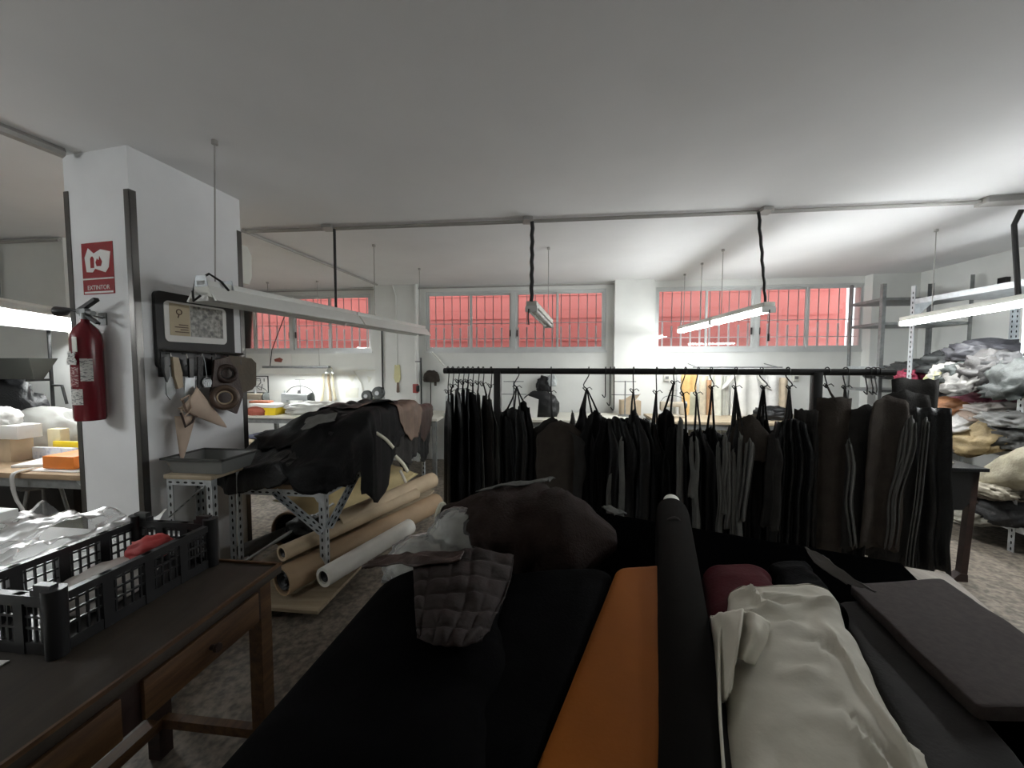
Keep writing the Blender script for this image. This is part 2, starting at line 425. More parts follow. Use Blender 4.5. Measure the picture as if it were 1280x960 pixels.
# a print texture: white ground with dark lines of small print
def print_mat(name, base, ink, sx, sz):
    m_ = bpy.data.materials.new(name); m_.use_nodes = True; nt = m_.node_tree; L = nt.links; b_ = nt.nodes['Principled BSDF']
    tc = nt.nodes.new('ShaderNodeTexCoord'); mp = nt.nodes.new('ShaderNodeMapping'); mp.inputs['Scale'].default_value = (sx, sx, sz)
    vz = nt.nodes.new('ShaderNodeTexNoise'); vz.inputs['Scale'].default_value = 1; vz.inputs['Detail'].default_value = 1
    rp = nt.nodes.new('ShaderNodeValToRGB'); rp.color_ramp.interpolation = 'CONSTANT'
    rp.color_ramp.elements[0].color = (*base, 1); rp.color_ramp.elements[1].color = (*ink, 1); rp.color_ramp.elements[1].position = .55
    L.new(tc.outputs['Object'], mp.inputs['Vector']); L.new(mp.outputs['Vector'], vz.inputs['Vector']); L.new(vz.outputs['Fac'], rp.inputs['Fac'])
    L.new(rp.outputs['Color'], b_.inputs['Base Color']); b_.inputs['Roughness'].default_value = .4; return m_
M_print = print_mat('small_print', (.62, .61, .58), (.2, .2, .2), 60, 190)
M_printr = print_mat('red_print', (.16, .006, .012), (.42, .30, .28), 60, 160)
zr = lambda py: on(MFa, 111, py, .15).z
cyl_label(-.35, .70, zr(507), zr(487), M_print, 'service_label')
cyl_label(.62, 1.35, zr(477), zr(448), M_print, 'instruction_label')
cyl_label(-.30, .50, zr(484), zr(459), M_printr, 'printed_panel')
m = MB(MFa)
zz = zr(456)
def tg(x, z): return (ex + .012 + x * 1.0, yc + R_ * .80 + .02, zz + z)
m.prism([tg(-.03, .0), tg(.035, .0), tg(.04, .02), tg(.025, .04), tg(.035, .065), tg(.02, .07), tg(.008, .055), tg(-.005, .075), tg(-.025, .07), tg(-.02, .045), tg(-.035, .02)], (0, .003, 0))
build('inspection_tag', m, M_print, t)
m = MB(MFa); m.span((ex + .015, yc + R_ * .80 + .012, zz + .07), (ex + .045, yc + R_ * .80 + .016, zz + .15)); build('tag_strap', m, M_cream, t)
m = MB(MFa); m.span((ex - .03, 0, ez0 + hh + .09), (ex + .03, .006, ez0 + hh + .16)); m.tube([(ex, 0, ez0 + hh + .13), (ex, yc * .6, ez0 + hh + .14), (ex, yc, zt_ + .01)], .005); build('wall_bracket', m, M_zinc, t)

# ================================================================ FRAMED PICTURE + TOOL HOLDER on the pillar side
def rrect(x0, x1, z0, z1, r, y, n=5):
    pts = []
    for cx, cz, a0 in ((x1 - r, z1 - r, 0), (x0 + r, z1 - r, 90), (x0 + r, z0 + r, 180), (x1 - r, z0 + r, 270)):
        for k in range(n + 1):
            a_ = math.radians(a0 + 90 * k / n); pts.append((cx + r * math.cos(a_), y, cz + r * math.sin(a_)))
    return pts
P = lambda px, py, o=0.02: on(MFb, px, py, o)
a, b = P(192, 357), P(290, 357); zA = lerp(P(192, 357).z, P(287, 383).z, .5); zB = lerp(P(195, 466).z, P(288, 445).z, .5) - .03
t = thing('framed_picture', 'black-bordered framed picture hung on the pillar side under the unlit lamp', 'picture', MFb @ V((a.x + b.x) / 2, 0, zB))
m = MB(MFb); m.prism(rrect(a.x, b.x, zB, zA, .03, .002), (0, .022, 0)); build('frame', m, mat('black_board', (.012, .012, .012), .6), t)
i0, i1 = P(206, 400, .03), P(283, 400, .03)
zi1 = (P(206, 377, .03).z + P(283, 385, .03).z) / 2; zi0 = (P(206, 424, .03).z + P(283, 433, .03).z) / 2
m = MB(MFb); m.prism(rrect(i0.x, i1.x, zi0, zi1, .03, .024), (0, .004, 0)); build('mat_board', m, M_paper, t)
w_ = i1.x - i0.x; h_ = zi1 - zi0
m = MB(MFb); m.span((i0.x + .07 * w_, .028, zi0 + .16 * h_), (i0.x + .37 * w_, .0295, zi1 - .05 * h_)); pg = build('printed_page', m, mat('beige_page', (.52, .44, .30), .7), t)
m = MB(MFb)
m.torus((i0.x + .21 * w_, .030, zi1 - .25 * h_), .016, .003, (0, 1, 0)); m.cyl((i0.x + .21 * w_, .030, zi1 - .30 * h_), (i0.x + .19 * w_, .030, zi1 - .40 * h_), .003)
build('emblem', m, mat('sepia_ink', (.10, .06, .04), .7), pg)
m = MB(MFb)
for k, (x0, x1) in enumerate(((.20, .34), (.14, .34), (.22, .34), (.14, .35))):
    m.span((i0.x + x0 * w_, .0295, zi0 + (.42 - .06 * k) * h_), (i0.x + x1 * w_, .0305, zi0 + (.445 - .06 * k) * h_))
build('lettering', m, mat('sepia_ink', (.10, .06, .04), .7), pg)
# grey photograph: abstract light and dark patches
def patches(name, cols, sc):
    m_ = bpy.data.materials.new(name); m_.use_nodes = True; nt = m_.node_tree; L = nt.links; b_ = nt.nodes['Principled BSDF']
    tc = nt.nodes.new('ShaderNodeTexCoord'); nz = nt.nodes.new('ShaderNodeTexNoise'); nz.inputs['Scale'].default_value = sc; nz.inputs['Detail'].default_value = 4; nz.inputs['Distortion'].default_value = .25
    rp = nt.nodes.new('ShaderNodeValToRGB')
    while len(rp.color_ramp.elements) < len(cols): rp.color_ramp.elements.new(.5)
    for k, c_ in enumerate(cols):
        rp.color_ramp.elements[k].position = .3 + .4 * k / (len(cols) - 1); rp.color_ramp.elements[k].color = (*c_, 1)
    L.new(tc.outputs['Object'], nz.inputs['Vector']); L.new(nz.outputs['Fac'], rp.inputs['Fac']); L.new(rp.outputs['Color'], b_.inputs['Base Color'])
    b_.inputs['Roughness'].default_value = .35; return m_
m = MB(MFb); m.span((i0.x + .38 * w_, .028, zi0 + .16 * h_), (i0.x + .93 * w_, .0298, zi1 - .05 * h_)); build('photograph', m, patches('grey_photo', [(.02, .02, .02), (.12, .115, .10), (.30, .29, .25), (.46, .44, .40)], 38), t)

# tool holder: black magnetic bar with hooks
tb0, tb1 = P(199, 440), P(300, 443)
zt0 = P(199, 439).z; zt1 = P(300, 443).z; zbar = (zt0 + zt1) / 2
bar = thing('tool_holder', 'black tool rail with clips fixed under the framed picture', 'tool rail', MFb @ V((tb0.x + tb1.x) / 2, 0, zbar - .06))
m = MB(MFb); m.span((tb0.x, .002, zbar - .15), (tb1.x, .03, zbar), .004); build('back_plate', m, M_plast_k, bar)
m = MB(MFb); m.tube([(tb0.x + .0, .05, zbar + .012), (tb0.x + .2, .055, zbar + .004), (tb1.x - .0, .05, zbar)], .007); build('rail', m, M_steel, bar)
for k in range(6):
    x = lerp(tb0.x + .03, tb1.x - .04, k / 5)
    m = MB(MFb); m.tube([(x, .03, zbar - .01), (x, .06, zbar - .01), (x, .065, zbar - .08), (x, .05, zbar - .085)], .004, 6); build('hook', m, M_steel, bar)
def face_poly(pxs, off, th, m_, name, label, cat, group=None):
    mm = MB(MFb); mm.prism([(lambda q: (q.x, off, q.z))(on(MFb, x, y, off)) for x, y in pxs], (0, th, 0))
    o = build(name, mm, m_); tag(o, label, cat, group); return o
# two hand tools
t = thing('hand_shears', 'dark-bladed shears with pale handle hung at the camera end of the tool rail', 'shears', MFb @ on(MFb, 212, 500, .07))
def fp(mm, pxs, off, th): mm.prism([(lambda q: (q.x, off, q.z))(on(MFb, x, y, off)) for x, y in pxs], (0, th, 0)); return mm
build('handle', fp(MB(MFb), [(213, 446), (220, 447), (225, 466), (226, 484), (220, 486), (215, 470)], .075, .018), mat('pale_handle', (.45, .36, .24), .5), t)
build('blade', fp(MB(MFb), [(206, 470), (211, 458), (214, 478), (219, 490), (212, 500), (207, 493)], .07, .008), M_zinc, t)
build('second_handle', fp(MB(MFb), [(203, 446), (208, 446), (210, 470), (207, 478), (203, 465)], .072, .014), M_plast_k, t)
t = thing('scraper', 'grey flat scraper hung on the tool rail beside the pale shears', 'scraper', MFb @ on(MFb, 238, 495, .07))
build('blade', fp(MB(MFb), [(231, 472), (243, 471), (243, 496), (230, 496)], .07, .004), M_galv, t)
build('handle', fp(MB(MFb), [(234, 448), (240, 448), (240, 472), (235, 472)], .068, .014), M_plast_k, t)
for k, (xa, xb) in enumerate(((246, 252), (264, 270))):
    face_poly([(xa, 446), (xb, 446), (xb + 1, 484), (xa, 486)], .068, .008, M_hide, 'leather_strap', ('black leather strap hung on the tool rail next to the grey scraper', 'black leather strap hung on the tool rail next to the keys')[k], 'strap')
t = thing('key_ring', 'bunch of keys on a ring hung from the tool rail', 'keys', MFb @ on(MFb, 258, 486, .08))
q = on(MFb, 258, 478, .08); m = MB(MFb); m.torus((q.x, .085, q.z), .030, .004, (0, 1, 0)); build('ring', m, M_galv, t)
for k in range(4):
    m = MB(MFb); x = q.x - .018 + .011 * k; m.torus((x, .088, q.z + .008), .009, .003, (0, 1, 0), 10, 6); m.span((x - .004, .084 + .002 * k, q.z - .03), (x + .004, .088 + .002 * k, q.z)); build('key', m, M_galv, t)
m = MB(MFb); m.tube([(q.x, .06, zbar - .005), (q.x + .004, .07, zbar - .06), (q.x, .085, q.z + .03)], .003, 6); build('hanging_wire', m, M_galv, t)
# pouch of dark leather with two rolls of tape hanging over it, past the pillar edge
face_poly([(284, 444), (313, 448), (319, 454), (319, 481), (314, 487), (300, 492), (290, 484)], .055, .01, mat('olive_leather', (.075, .056, .032), .6, var=.2, vs=12, bump=.2), 'leather_offcut', 'olive brown leather offcut with rounded corners hung past the pillar edge', 'leather panel')
face_poly([(266, 450), (284, 446), (296, 470), (302, 494), (294, 517), (272, 508), (262, 490)], .072, .016, M_hidebr, 'leather_pouch', 'dark brown leather pouch hung on the tool rail behind the two tape rolls', 'pouch')
for k, (px, py, r) in enumerate(((284, 467, .066), (281, 497, .085))):
    q = on(MFb, px, py, .11 + .03 * k); t = thing('tape_roll', ('small dark roll of tape hung on the brown pouch', 'large brown roll of tape hung lowest on the brown pouch')[k], 'tape roll', MFb @ q)
    ta = (-.55, .8, .1); m = MB(MFb); m.torus(q, r * .76, r * .24, ta, 28, 10); build('tape', m, (M_hidebr, mat('brown_tape', (.10, .065, .045), .3, var=.1))[k], t)
    m = MB(MFb); m.torus(q, r * .50, r * .07, ta, 24, 6); build('core', m, (M_hide, M_card)[k], t)
# pale leather cones with straps
t = thing('leather_template', 'pale leather cone template with straps hung under the grey scraper', 'leather template', MFb @ on(MFb, 230, 578, .08))
def cone(mm, top, tip, w0, off):
    A = on(MFb, *top, off); B = on(MFb, *tip, off); d = (B - A); n_ = V(-d.z, 0, d.x).normalized() * w0
    def fn(a_, b_):
        wd = (1 - b_) ** .85 + .03; an = (a_ - .5) * PI
        c_ = A + d * b_; return c_ + n_ * wd * math.sin(an) + V(0, .03 * wd * math.cos(an), 0)
    mm.sheet(fn, 8, 10)
m = MB(MFb); cone(m, (231, 520), (227, 578), .06, .075); build('downward_cone', m, M_veg, t, smooth=True, solid=.003)
m = MB(MFb); cone(m, (233, 496), (283, 534), .085, .085); build('slanted_cone', m, M_veg, t, smooth=True, solid=.003)
for k, pts in enumerate((((226, 500), (236, 494), (240, 510), (230, 522), (226, 512)), ((226, 516), (232, 534), (240, 528), (244, 520)), ((228, 500), (233, 515), (246, 521)))):
    m = MB(MFb); m.tube([(lambda q: (q.x, .115, q.z))(on(MFb, x, y, .115)) for x, y in pts], .006, 6); build('strap', m, (M_veg, M_hidebr, M_tan)[k], t)

# ================================================================ CEILING CONDUITS
def zc(px, py, d=.02): return at_z(px, py, H - d)
t = thing('ceiling_conduit', 'grey conduit running across the ceiling above the clothes rail', 'conduit', zc(640, 269))
pts = [zc(303, 289), zc(410, 285.5), zc(660, 276), zc(957, 264), zc(1225, 252), zc(1300, 249)]
m = MB(); m.tube(pts, .011); m.tube([p + V(0, .035, 0) for p in pts], .008); build('pipes', m, M_conduit, t)
for px, py in ((410, 285), (660, 275.5), (957, 263.5)):
    m = MB(); m.box(zc(px, py, .022), (.085, .085, .044), bevel=.008); m.box(zc(px, py, .048), (.07, .07, .01)); build('junction_box', m, M_conduit, t)
m = MB(); m.beam(zc(1226, 252), zc(1305, 247), .11, .05, .006); build('terminal_box', m, M_conduit, t)
for nm, lb, pp, r in (('ceiling_conduit', 'grey conduit running from the pillar back to the window wall', [zc(303, 288), zc(395, 325), zc(471, 356)], .016),
                      ('ceiling_conduit', 'grey cable duct along the ceiling beside the pillar top', [zc(-60, 135), zc(0, 160), zc(78, 191)], .03)):
    m = MB(); m.tube(pp, r); o = build(nm, m, M_conduit); tag(o, lb, 'conduit')
m = MB(MR); m.tube([(-5.2, VB - .03, H - .035), (pc, VB - .03, H - .035)], .012); m.tube([(pd, VB - .03, H - .035), (pa, VB - .03, H - .035)], .012)
o = build('wall_conduit', m, M_conduit); tag(o, 'thin conduit along the top of the window wall', 'conduit')
m = MB(MR); m.tube([(-6.5, 3.19, H - .03), (-4.66, 3.19, H - .03)], .014); m.tube([(-5.36, 3.18, H - .03), (-5.35, 3.17, H - .12), (-5.35, 3.17, 1.9)], .02)
o = build('wall_conduit', m, M_conduit); tag(o, 'conduit at the top of the side wall beyond the pillar', 'conduit')
# ================================================================ LAMPS
def lamp(name, label, p0, p1, refl=True, lit=True, tilt=0.0, ntube=2, chan=None, segs=1, w=.13, h=.085, rods=(), cord=None, mt=None, spread=.03, body=None):
    """fluorescent fitting from p0 to p1 (end centres, rim height)"""
    p0, p1 = Vector(p0), Vector(p1); y = (p1 - p0); L = y.length; y.normalize()
    x = y.cross(V(0, 0, 1)).normalized(); z = x.cross(y)
    R = Matrix((x, y, z)).transposed(); R = Matrix.Rotation(tilt, 3, y) @ R
    M = R.to_4x4(); M.translation = p0
    t = thing(name, label, 'lamp', (p0 + p1) / 2)
    gap = .02
    sl = (L - gap * (segs - 1)) / segs
    for k in range(segs):
        a_, b_ = k * (sl + gap), k * (sl + gap) + sl
        if refl:
            m = MB(M); th = .003
            pr = [(-w, 0), (-w - .012, .004), (-.05, h), (.05, h), (w + .012, .004), (w, 0)]
            inr = [(w - .004, .004), (.048, h - th), (-.048, h - th), (-w + .004, .004)]
            m.prism([(px_, a_, pz_) for px_, pz_ in pr + inr], (0, b_ - a_, 0)); build('reflector', m, body or M_white, t)
            for yy in (a_, b_ - .004):
                m = MB(M); m.prism([(-.055, yy, h - .002), (-w * .8, yy, .02), (-w * .3, yy, .035), (w * .3, yy, .035), (w * .8, yy, .02), (.055, yy, h - .002)], (0, .004, 0)); build('end_plate', m, M_cream, t)
            m = MB(M); m.span((-.035, a_, h), (.035, b_, h + .035), .004); build('channel', m, chan or body or M_white, t)
            tz = .022
        else:
            m = MB(M); m.span((-.045, a_, .02), (.045, b_, .065), .006); build('channel', m, body or M_cream, t)
            tz = -.005
        for j in range(ntube):
            xo = 0 if ntube == 1 else (-spread if j == 0 else spread)
            m = MB(M); m.cyl((xo, a_ + .03, tz), (xo, b_ - .03, tz), .013, seg=10); build('tube', m, M_glow if lit else M_tubeoff, t)
        for yy in (a_ + .012, b_ - .012):
            m = MB(M); m.span((-spread - .02, yy - .012, tz - .018), (spread + .02, yy + .012, tz + .03)); build('tube_holder', m, M_white, t)
    for fr, top in rods:
        b_ = M @ V(0, fr * L, h if refl else .06); m = MB(); tp = V(b_.x + top[0], b_.y + top[1], H)
        m.cyl(b_, tp, .004, seg=6); m.lathe([(.016, -.02), (.016, 0)], tp, 10); build('hanging_rod', m, mt or M_conduit, t)
    if cord:
        m = MB(); m.tube(cord[0], cord[1], 8); build('power_cord', m, M_cable, t)
    return t, M, L
def rope_(p, n=12):          # a hanging cord, slightly twisted
    return [p[0].lerp(p[1], k / n) + V(.006 * (k % 2), .004 * ((k // 2) % 2), 0) for k in range(n + 1)]
# A: the long unlit reflector lamp coming off the pillar
ZA = 1.86
A0 = at_z(252, 377, ZA); A1 = at_z(529, 420, ZA)
rodtop = at_z(256, 170, H)
t, M, L = lamp('reflector_lamp', 'long unlit white reflector lamp hung in front of the pillar', A0, A1, lit=False, ntube=1, segs=2, w=.10, h=.09,
     rods=((.03, (rodtop.x - A0.x, rodtop.y - A0.y - .04)), (.62, (0, 0)), (.97, (0, 0))),
     cord=([zc(418, 286, .05), zc(418, 286, .05).lerp(at_y(420, 393, zc(418, 286).y), .5), at_y(420, 393, zc(418, 286).y)], .012))
m = MB(M); m.tube([(-.06, .0, .05), (-.05, .01, .12), (0, .05, .17), (.04, .09, .13), (.06, .12, .08)], .007); m.tube([(-.05, -.01, .06), (-.02, -.03, .0), (.02, -.02, .03)], .006); build('cable_loop', m, M_cable, t)
for yy in (0.0, .16):
    m = MB(M); m.prism([(-.05, yy, .085), (-.035, yy, .15), (.035, yy, .15), (.05, yy, .085)], (0, .004, 0)); build('hanger_bracket', m, M_galv, t)
# B: lit lamp in the left bay
ZBm = 1.83
B0 = at_z(-30, 392, ZBm); B1 = at_z(150, 415, ZBm)
lamp('reflector_lamp', 'brightly lit white reflector lamp over the packing table beyond the pillar', B0, B1, tilt=math.radians(-20), w=.13, h=.10, rods=((.15, (0, 0)), (.9, (0, 0))))
# C: small lit lamp over the sewing table
c0 = WP(330, 467, .55); c1 = WP(412, 467, .55); c1.z = c0.z
lamp('reflector_lamp', 'small lit lamp over the sewing machine at the window wall', MR @ c0, MR @ c1, tilt=0, ntube=1, body=M_cream, chan=M_zinc, w=.11, h=.08, rods=((.1, (0, 0)), (.85, (0, 0))), cord=([MR @ (c0 + V(.1, 0, .1)), MR @ (c0 + V(.14, 0, .35)), MR @ (c0 + V(.3, .1, .9)), MR @ (c0 + V(.2, .2, 1.0))], .006))
# D: unlit batten seen end-on
D0 = at_y(664, 386, zc(665, 277, .05).y); D1 = at_z(680, 402, D0.z - .02)
D1 = at_y(686, 408, D0.y + .9)
D1.z = D0.z - .05
lamp('batten_lamp', 'unlit batten lamp hung end-on from a black cord in front of the middle window', D0, D1, refl=False, lit=False, rods=((.95, (0, 0)),),
     cord=(rope_([zc(665, 277, .05), D0 + V(0, 0, .06)]), .016))
m = MB(); m.tube([D0 + V(-.02, 0, 0), D0 + V(-.025, 0, -.06), D0 + V(-.02, 0, -.13)], .006); o = build('pull_cord', m, M_cable); tag(o, 'black pull cord dangling from the unlit batten lamp', 'cord')
# E: lit double batten in front of the window nearest the shelves
E0 = at_z(962, 387, 1.95); E1 = at_z(851, 414, 1.95)
lamp('batten_lamp', 'lit double batten lamp hung in front of the window nearest the shelves', E0, E1, refl=False, segs=2, rods=((.42, (0, 0)), (.68, (0, 0)), (.95, (0, 0))),
     cord=(rope_([zc(948, 265, .05), E0.lerp(E1, .03) + V(0, 0, .06)]), .012))
m = MB(); m.tube([E0 + V(0, 0, 0), E0 + V(0, 0, -.12), E0 + V(0, 0, -.22)], .005); m.cyl(E0 + V(0, 0, -.2), E0 + V(0, 0, -.26), .009); o = build('pull_cord', m, M_cable); tag(o, 'black pull cord dangling from the lit double batten lamp', 'cord')
# F: lit batten by the shelving
F1 = at_z(1130, 405, 1.89); Fc = at_t(1272, 381, 2.80)
F0 = F1 + (Fc - F1).normalized() * 2.4
cb = zc(1277, 262, .05)
lamp('batten_lamp', 'lit batten lamp beside the galvanised shelving', F1, F0, refl=False, segs=2, rods=((.12, (0, 0)), (.8, (0, 0))),
     cord=([cb, cb + V(-.01, .03, -.10), Fc + V(0, 0, .07)], .016))
# the row of lamps over the left bay goes on towards the viewpoint
lamp('batten_lamp', 'lit batten lamp in the bay on the extinguisher side of the pillar', V(-3.75, .15, 2.0), V(-3.85, 1.25, 2.0), refl=False, rods=((.2, (0, 0)), (.8, (0, 0))))
# ================================================================ FABRIC GENERATORS
def crumple(mb, c, d, seed, amp=.35, freq=2.0, flat=.55, sag=0.0, front=(0, -1), sub=4, squash=1.0):
    c = Vector(c); so = Vector((seed * 3.1, seed * 1.7, seed * 5.3))
    fr = Vector((front[0], front[1], 0))
    def fn(p):
        q = p * freq + so
        w = Vector((ns(q + V(9, 0, 0)), ns(q + V(0, 9, 0)), ns(q + V(0, 0, 9)))) * .7
        r1 = 1 - abs(ns(q + w)) * 2.2; r2 = 1 - abs(ns(q * 2.3 + w * 1.5)) * 2.2
        k = 1 + amp * (.65 * r1 + .35 * r2 - .35)
        # squarish plan
        e = Vector((math.copysign(abs(p.x) ** .8, p.x), math.copysign(abs(p.y) ** .8, p.y), p.z))
        z = e.z * k
        if z < -flat: z = -flat + (z + flat) * .1
        pos = Vector((e.x * k * d[0] / 2, e.y * k * d[1] / 2, (z + flat) / (1 + flat) * d[2]))
        if sag:
            f_ = max(0.0, e.x * fr.x + e.y * fr.y - .3)
            pos.z -= sag * f_ ** 1.3
        return c + pos
    mb.ico(fn, sub); return mb
def smooth01(x): x = max(0.0, min(1.0, x)); return x * x * (3 - 2 * x)
def drape(mb, rect, ztop, hf, ctr, rad, rot, seed, lift, na=72, nr=26, jag=.22, legs=4, r=.05, rip=.035, maxfall=9):
    u0, u1, v0, v1 = rect; cr, sr = math.cos(rot), math.sin(rot)
    def fn(a, k):
        R = 1 + jag * (.55 * math.cos(legs * a + seed) + .9 * ns((math.cos(a) * 1.6 + seed, math.sin(a) * 1.6, seed * 2.0)) + .35 * ns((math.cos(a) * 6 + seed, math.sin(a) * 6, 3.0)))
        x, y = rad[0] * math.cos(a) * R * k, rad[1] * math.sin(a) * R * k
        pu, pv = ctr[0] + x * cr - y * sr, ctr[1] + x * sr + y * cr
        cu, cv = min(max(pu, u0), u1), min(max(pv, v0), v1)
        du, dv = pu - cu, pv - cv; q = math.hypot(du, dv)
        wr = .05 * abs(ns((pu * 5 + seed, pv * 5, seed))) + .014 * ns((pu * 14, pv * 14 + seed, seed))
        z = ztop + hf(cu, cv) + lift + wr
        if q < 1e-6: return (pu, pv, z)
        du, dv = du / q, dv / q
        if q < r * PI / 2: an = q / r; out = r * math.sin(an); dn = r * (1 - math.cos(an))
        else: out = r; dn = r + (q - r * PI / 2)
        tg_ = cu * 1.0 - cv * 1.0 + math.atan2(dv, du) * .4
        rp = rip * (ns((tg_ * 7 + seed, seed, 1.0)) + .5 * ns((tg_ * 17, seed, 2.0))) * min(1.0, q / .2)
        out += lift + abs(rp) + rp * .5
        return (cu + du * out, cv + dv * out, z - min(dn, maxfall))
    return mb.polar(fn, na, nr)
def rope(pts, n=10):
    """smooth polyline through points"""
    P_ = [Vector(p) for p in pts]; out = []
    for i in range(len(P_) - 1):
        a, b, c_, d = P_[max(i - 1, 0)], P_[i], P_[i + 1], P_[min(i + 2, len(P_) - 1)]
        for k in range(n):
            t = k / n
            out.append(.5 * ((2 * b) + (c_ - a) * t + (2 * a - 5 * b + 4 * c_ - d) * t * t + (3 * b - a - 3 * c_ + d) * t ** 3))
    return out + [P_[-1]]
M_holes = mat('slot_hole', (.01, .01, .01), .9)
def slotted(mb, p0, p1, dx, dy, a=.038, th=.003, pitch=.05):
    """galvanised slotted angle, holes as dark insets (second material)"""
    mb.mi = 0; mb.angle(p0, p1, a, th, dx, dy)
    p0, p1, dx, dy = Vector(p0), Vector(p1), Vector(dx), Vector(dy)
    ax = (p1 - p0); L = ax.length; ax.normalize(); n = int(L / pitch); mb.mi = 1
    for k in range(n):
        c = p0 + ax * (k + .5) * pitch
        for d, o in ((dx, dy), (dy, dx)):
            for sgn in (-.0006, th + .0006):
                cc = c + d * a * .55 + o * sgn
                vs = [mb.v(cc + ax * (.014 * math.cos(t)) + d * (.0065 * math.sin(t))) for t in [2 * PI * j / 8 for j in range(8)]]
                mb.f(vs)
    mb.mi = 0
    return mb
GALV = [M_galv, M_holes]

# ================================================================ BACK WALL: worktop, machines, things on the wall
M_bench = wood('bench_top', (.30, .24, .16), (.46, .38, .27), 2.5)
M_mach = mat('machine_grey', (.50, .53, .53), .35, .1, var=.1)
M_machk = mat('machine_dark', (.10, .11, .11), .35, .3, var=.2)
def work_table(name, label, ua, ub, va, vb, z, M=MR, leg=.05, top_m=None, leg_m=None, shelf=None, th=.035):
    t = thing(name, label, 'table', M @ V((ua + ub) / 2, (va + vb) / 2, 0))
    m = MB(M); m.span((ua, va, z - th), (ub, vb, z), .004); build('tabletop', m, top_m or M_bench, t)
    for x in (ua + .05, ub - .05):
        for y in (va + .05, vb - .05):
            m = MB(M); m.span((x - leg / 2, y - leg / 2, 0), (x + leg / 2, y + leg / 2, z - th)); build('leg', m, leg_m or M_zinc, t)
    m = MB(M); m.span((ua + .05, va + .04, z - th - .07), (ub - .05, va + .06, z - th)); build('apron', m, leg_m or M_zinc, t)
    if shelf: m = MB(M); m.span((ua + .06, va + .06, shelf - .02), (ub - .06, vb - .06, shelf)); build('lower_shelf', m, top_m or M_bench, t)
    return t
ZW = .80
work_table('sewing_table', 'pale worktable with sewing machines along the window wall', -4.4, -1.5, 4.75, 5.6, ZW, top_m=mat('pale_laminate', (.66, .64, .56), .5, var=.06))
work_table('sewing_table', 'pale worktable behind the clothes rail under the middle window', -1.3, 1.0, 4.8, 5.6, ZW, top_m=mat('pale_laminate', (.66, .64, .56), .5))
def at_v(px, py, v): return inv(MR, at_plane(px, py, MR @ V(0, v, 0), _n_wall))
def sewing_machine(u, v, label, rz=0.0, s=1.0, m_=None):
    m_ = m_ or M_mach
    t = thing('sewing_machine', label, 'sewing machine', MR @ V(u, v, ZW))
    Mx = MR @ Matrix.Translation(V(u, v, ZW)) @ Matrix.Rotation(rz, 4, 'Z') @ Matrix.Scale(s, 4)
    m = MB(Mx); m.span((-.24, -.09, 0), (.24, .09, .045), .008); build('bed', m, m_, t)
    m = MB(Mx); m.span((.12, -.055, .045), (.22, .055, .24), .02); m.span((-.20, -.05, .19), (.2, .05, .29), .025); m.span((-.235, -.048, .12), (-.14, .048, .30), .02); build('arm', m, m_, t)
    m = MB(Mx); m.cyl((-.19, 0, .05), (-.19, 0, .12), .008); m.box((-.19, 0, .052), (.03, .02, .006)); m.cyl((-.20, 0, .29), (-.20, 0, .34), .007); build('needle_bar', m, M_galv, t)
    m = MB(Mx); m.lathe([(.07, 0), (.075, .01), (.075, .03), (.05, .04)], (.21, 0, .235), 22, (1, 0, 0)); build('hand_wheel', m, M_machk, t)
    m = MB(Mx); m.cyl((.02, .05, .28), (.02, .05, .50), .005); m.cyl((-.06, .05, .50), (.10, .05, .50), .004); m.cyl((.0, .05, .29), (.0, .05, .34), .025, .016); build('thread_stand', m, M_zinc, t)
    m = MB(Mx); m.tube(rope([(-.2, .04, .30), (-.12, .06, .38), (.05, .06, .40), (.2, .05, .34), (.25, .05, .2), (.26, .05, .02)]), .006, 6); build('cable', m, M_machk, t)
    return t
p = at_v(372, 520, 5.1); sewing_machine(p.x, 5.1, 'grey sewing machine on the worktable below the small lit lamp', s=.95)
p = at_v(572, 520, 5.1); sewing_machine(p.x + .05, 5.1, 'grey sewing machine half hidden by the camera-side end of the clothes rail', s=.9)
p = at_v(316, 520, 5.2); sewing_machine(p.x - .03, 5.25, 'beige sewing machine just behind the pillar edge', m_=mat('beige_machine', (.42, .37, .29), .4), s=.9)
p = at_v(842, 520, 5.2); sewing_machine(p.x, 5.25, 'beige sewing machine seen between hides behind the clothes rail', m_=mat('beige_machine', (.42, .37, .29), .4), s=.7)
# machine with two pulleys
p = at_v(470, 522, 5.0)
t = thing('skiving_machine', 'grey machine with two round pulleys on the worktable by the pier', 'machine', MR @ V(p.x, 5.0, ZW))
Mx = MR @ Matrix.Translation(V(p.x, 5.0, ZW))
m = MB(Mx); m.span((-.14, -.08, 0), (.14, .08, .05), .01); m.span((-.12, -.04, .05), (-.04, .04, .22), .015); m.span((.05, -.04, .05), (.12, .04, .26), .015); m.span((-.1, -.03, .17), (.1, .03, .23), .012); build('body', m, M_mach, t)
for x, z, r in ((-.085, .27, .075), (.075, .31, .085)):
    m = MB(Mx); m.lathe([(r * .2, -.03), (r * .9, -.03), (r, -.02), (r * .86, 0), (r, .02), (r * .9, .03), (r * .2, .03)], (x, -.07, z), 24, (0, 1, 0)); w_ = build('pulley', m, M_machk, t)
    m = MB(Mx); m.lathe([(r * .35, -.012), (r * .3, .0)], (x, -.105, z), 16, (0, 1, 0)); build('hub', m, M_galv, w_)
m = MB(Mx); m.torus((.13, -.05, .34), .05, .01, (1, .3, 0)); build('belt', m, M_cable, t)

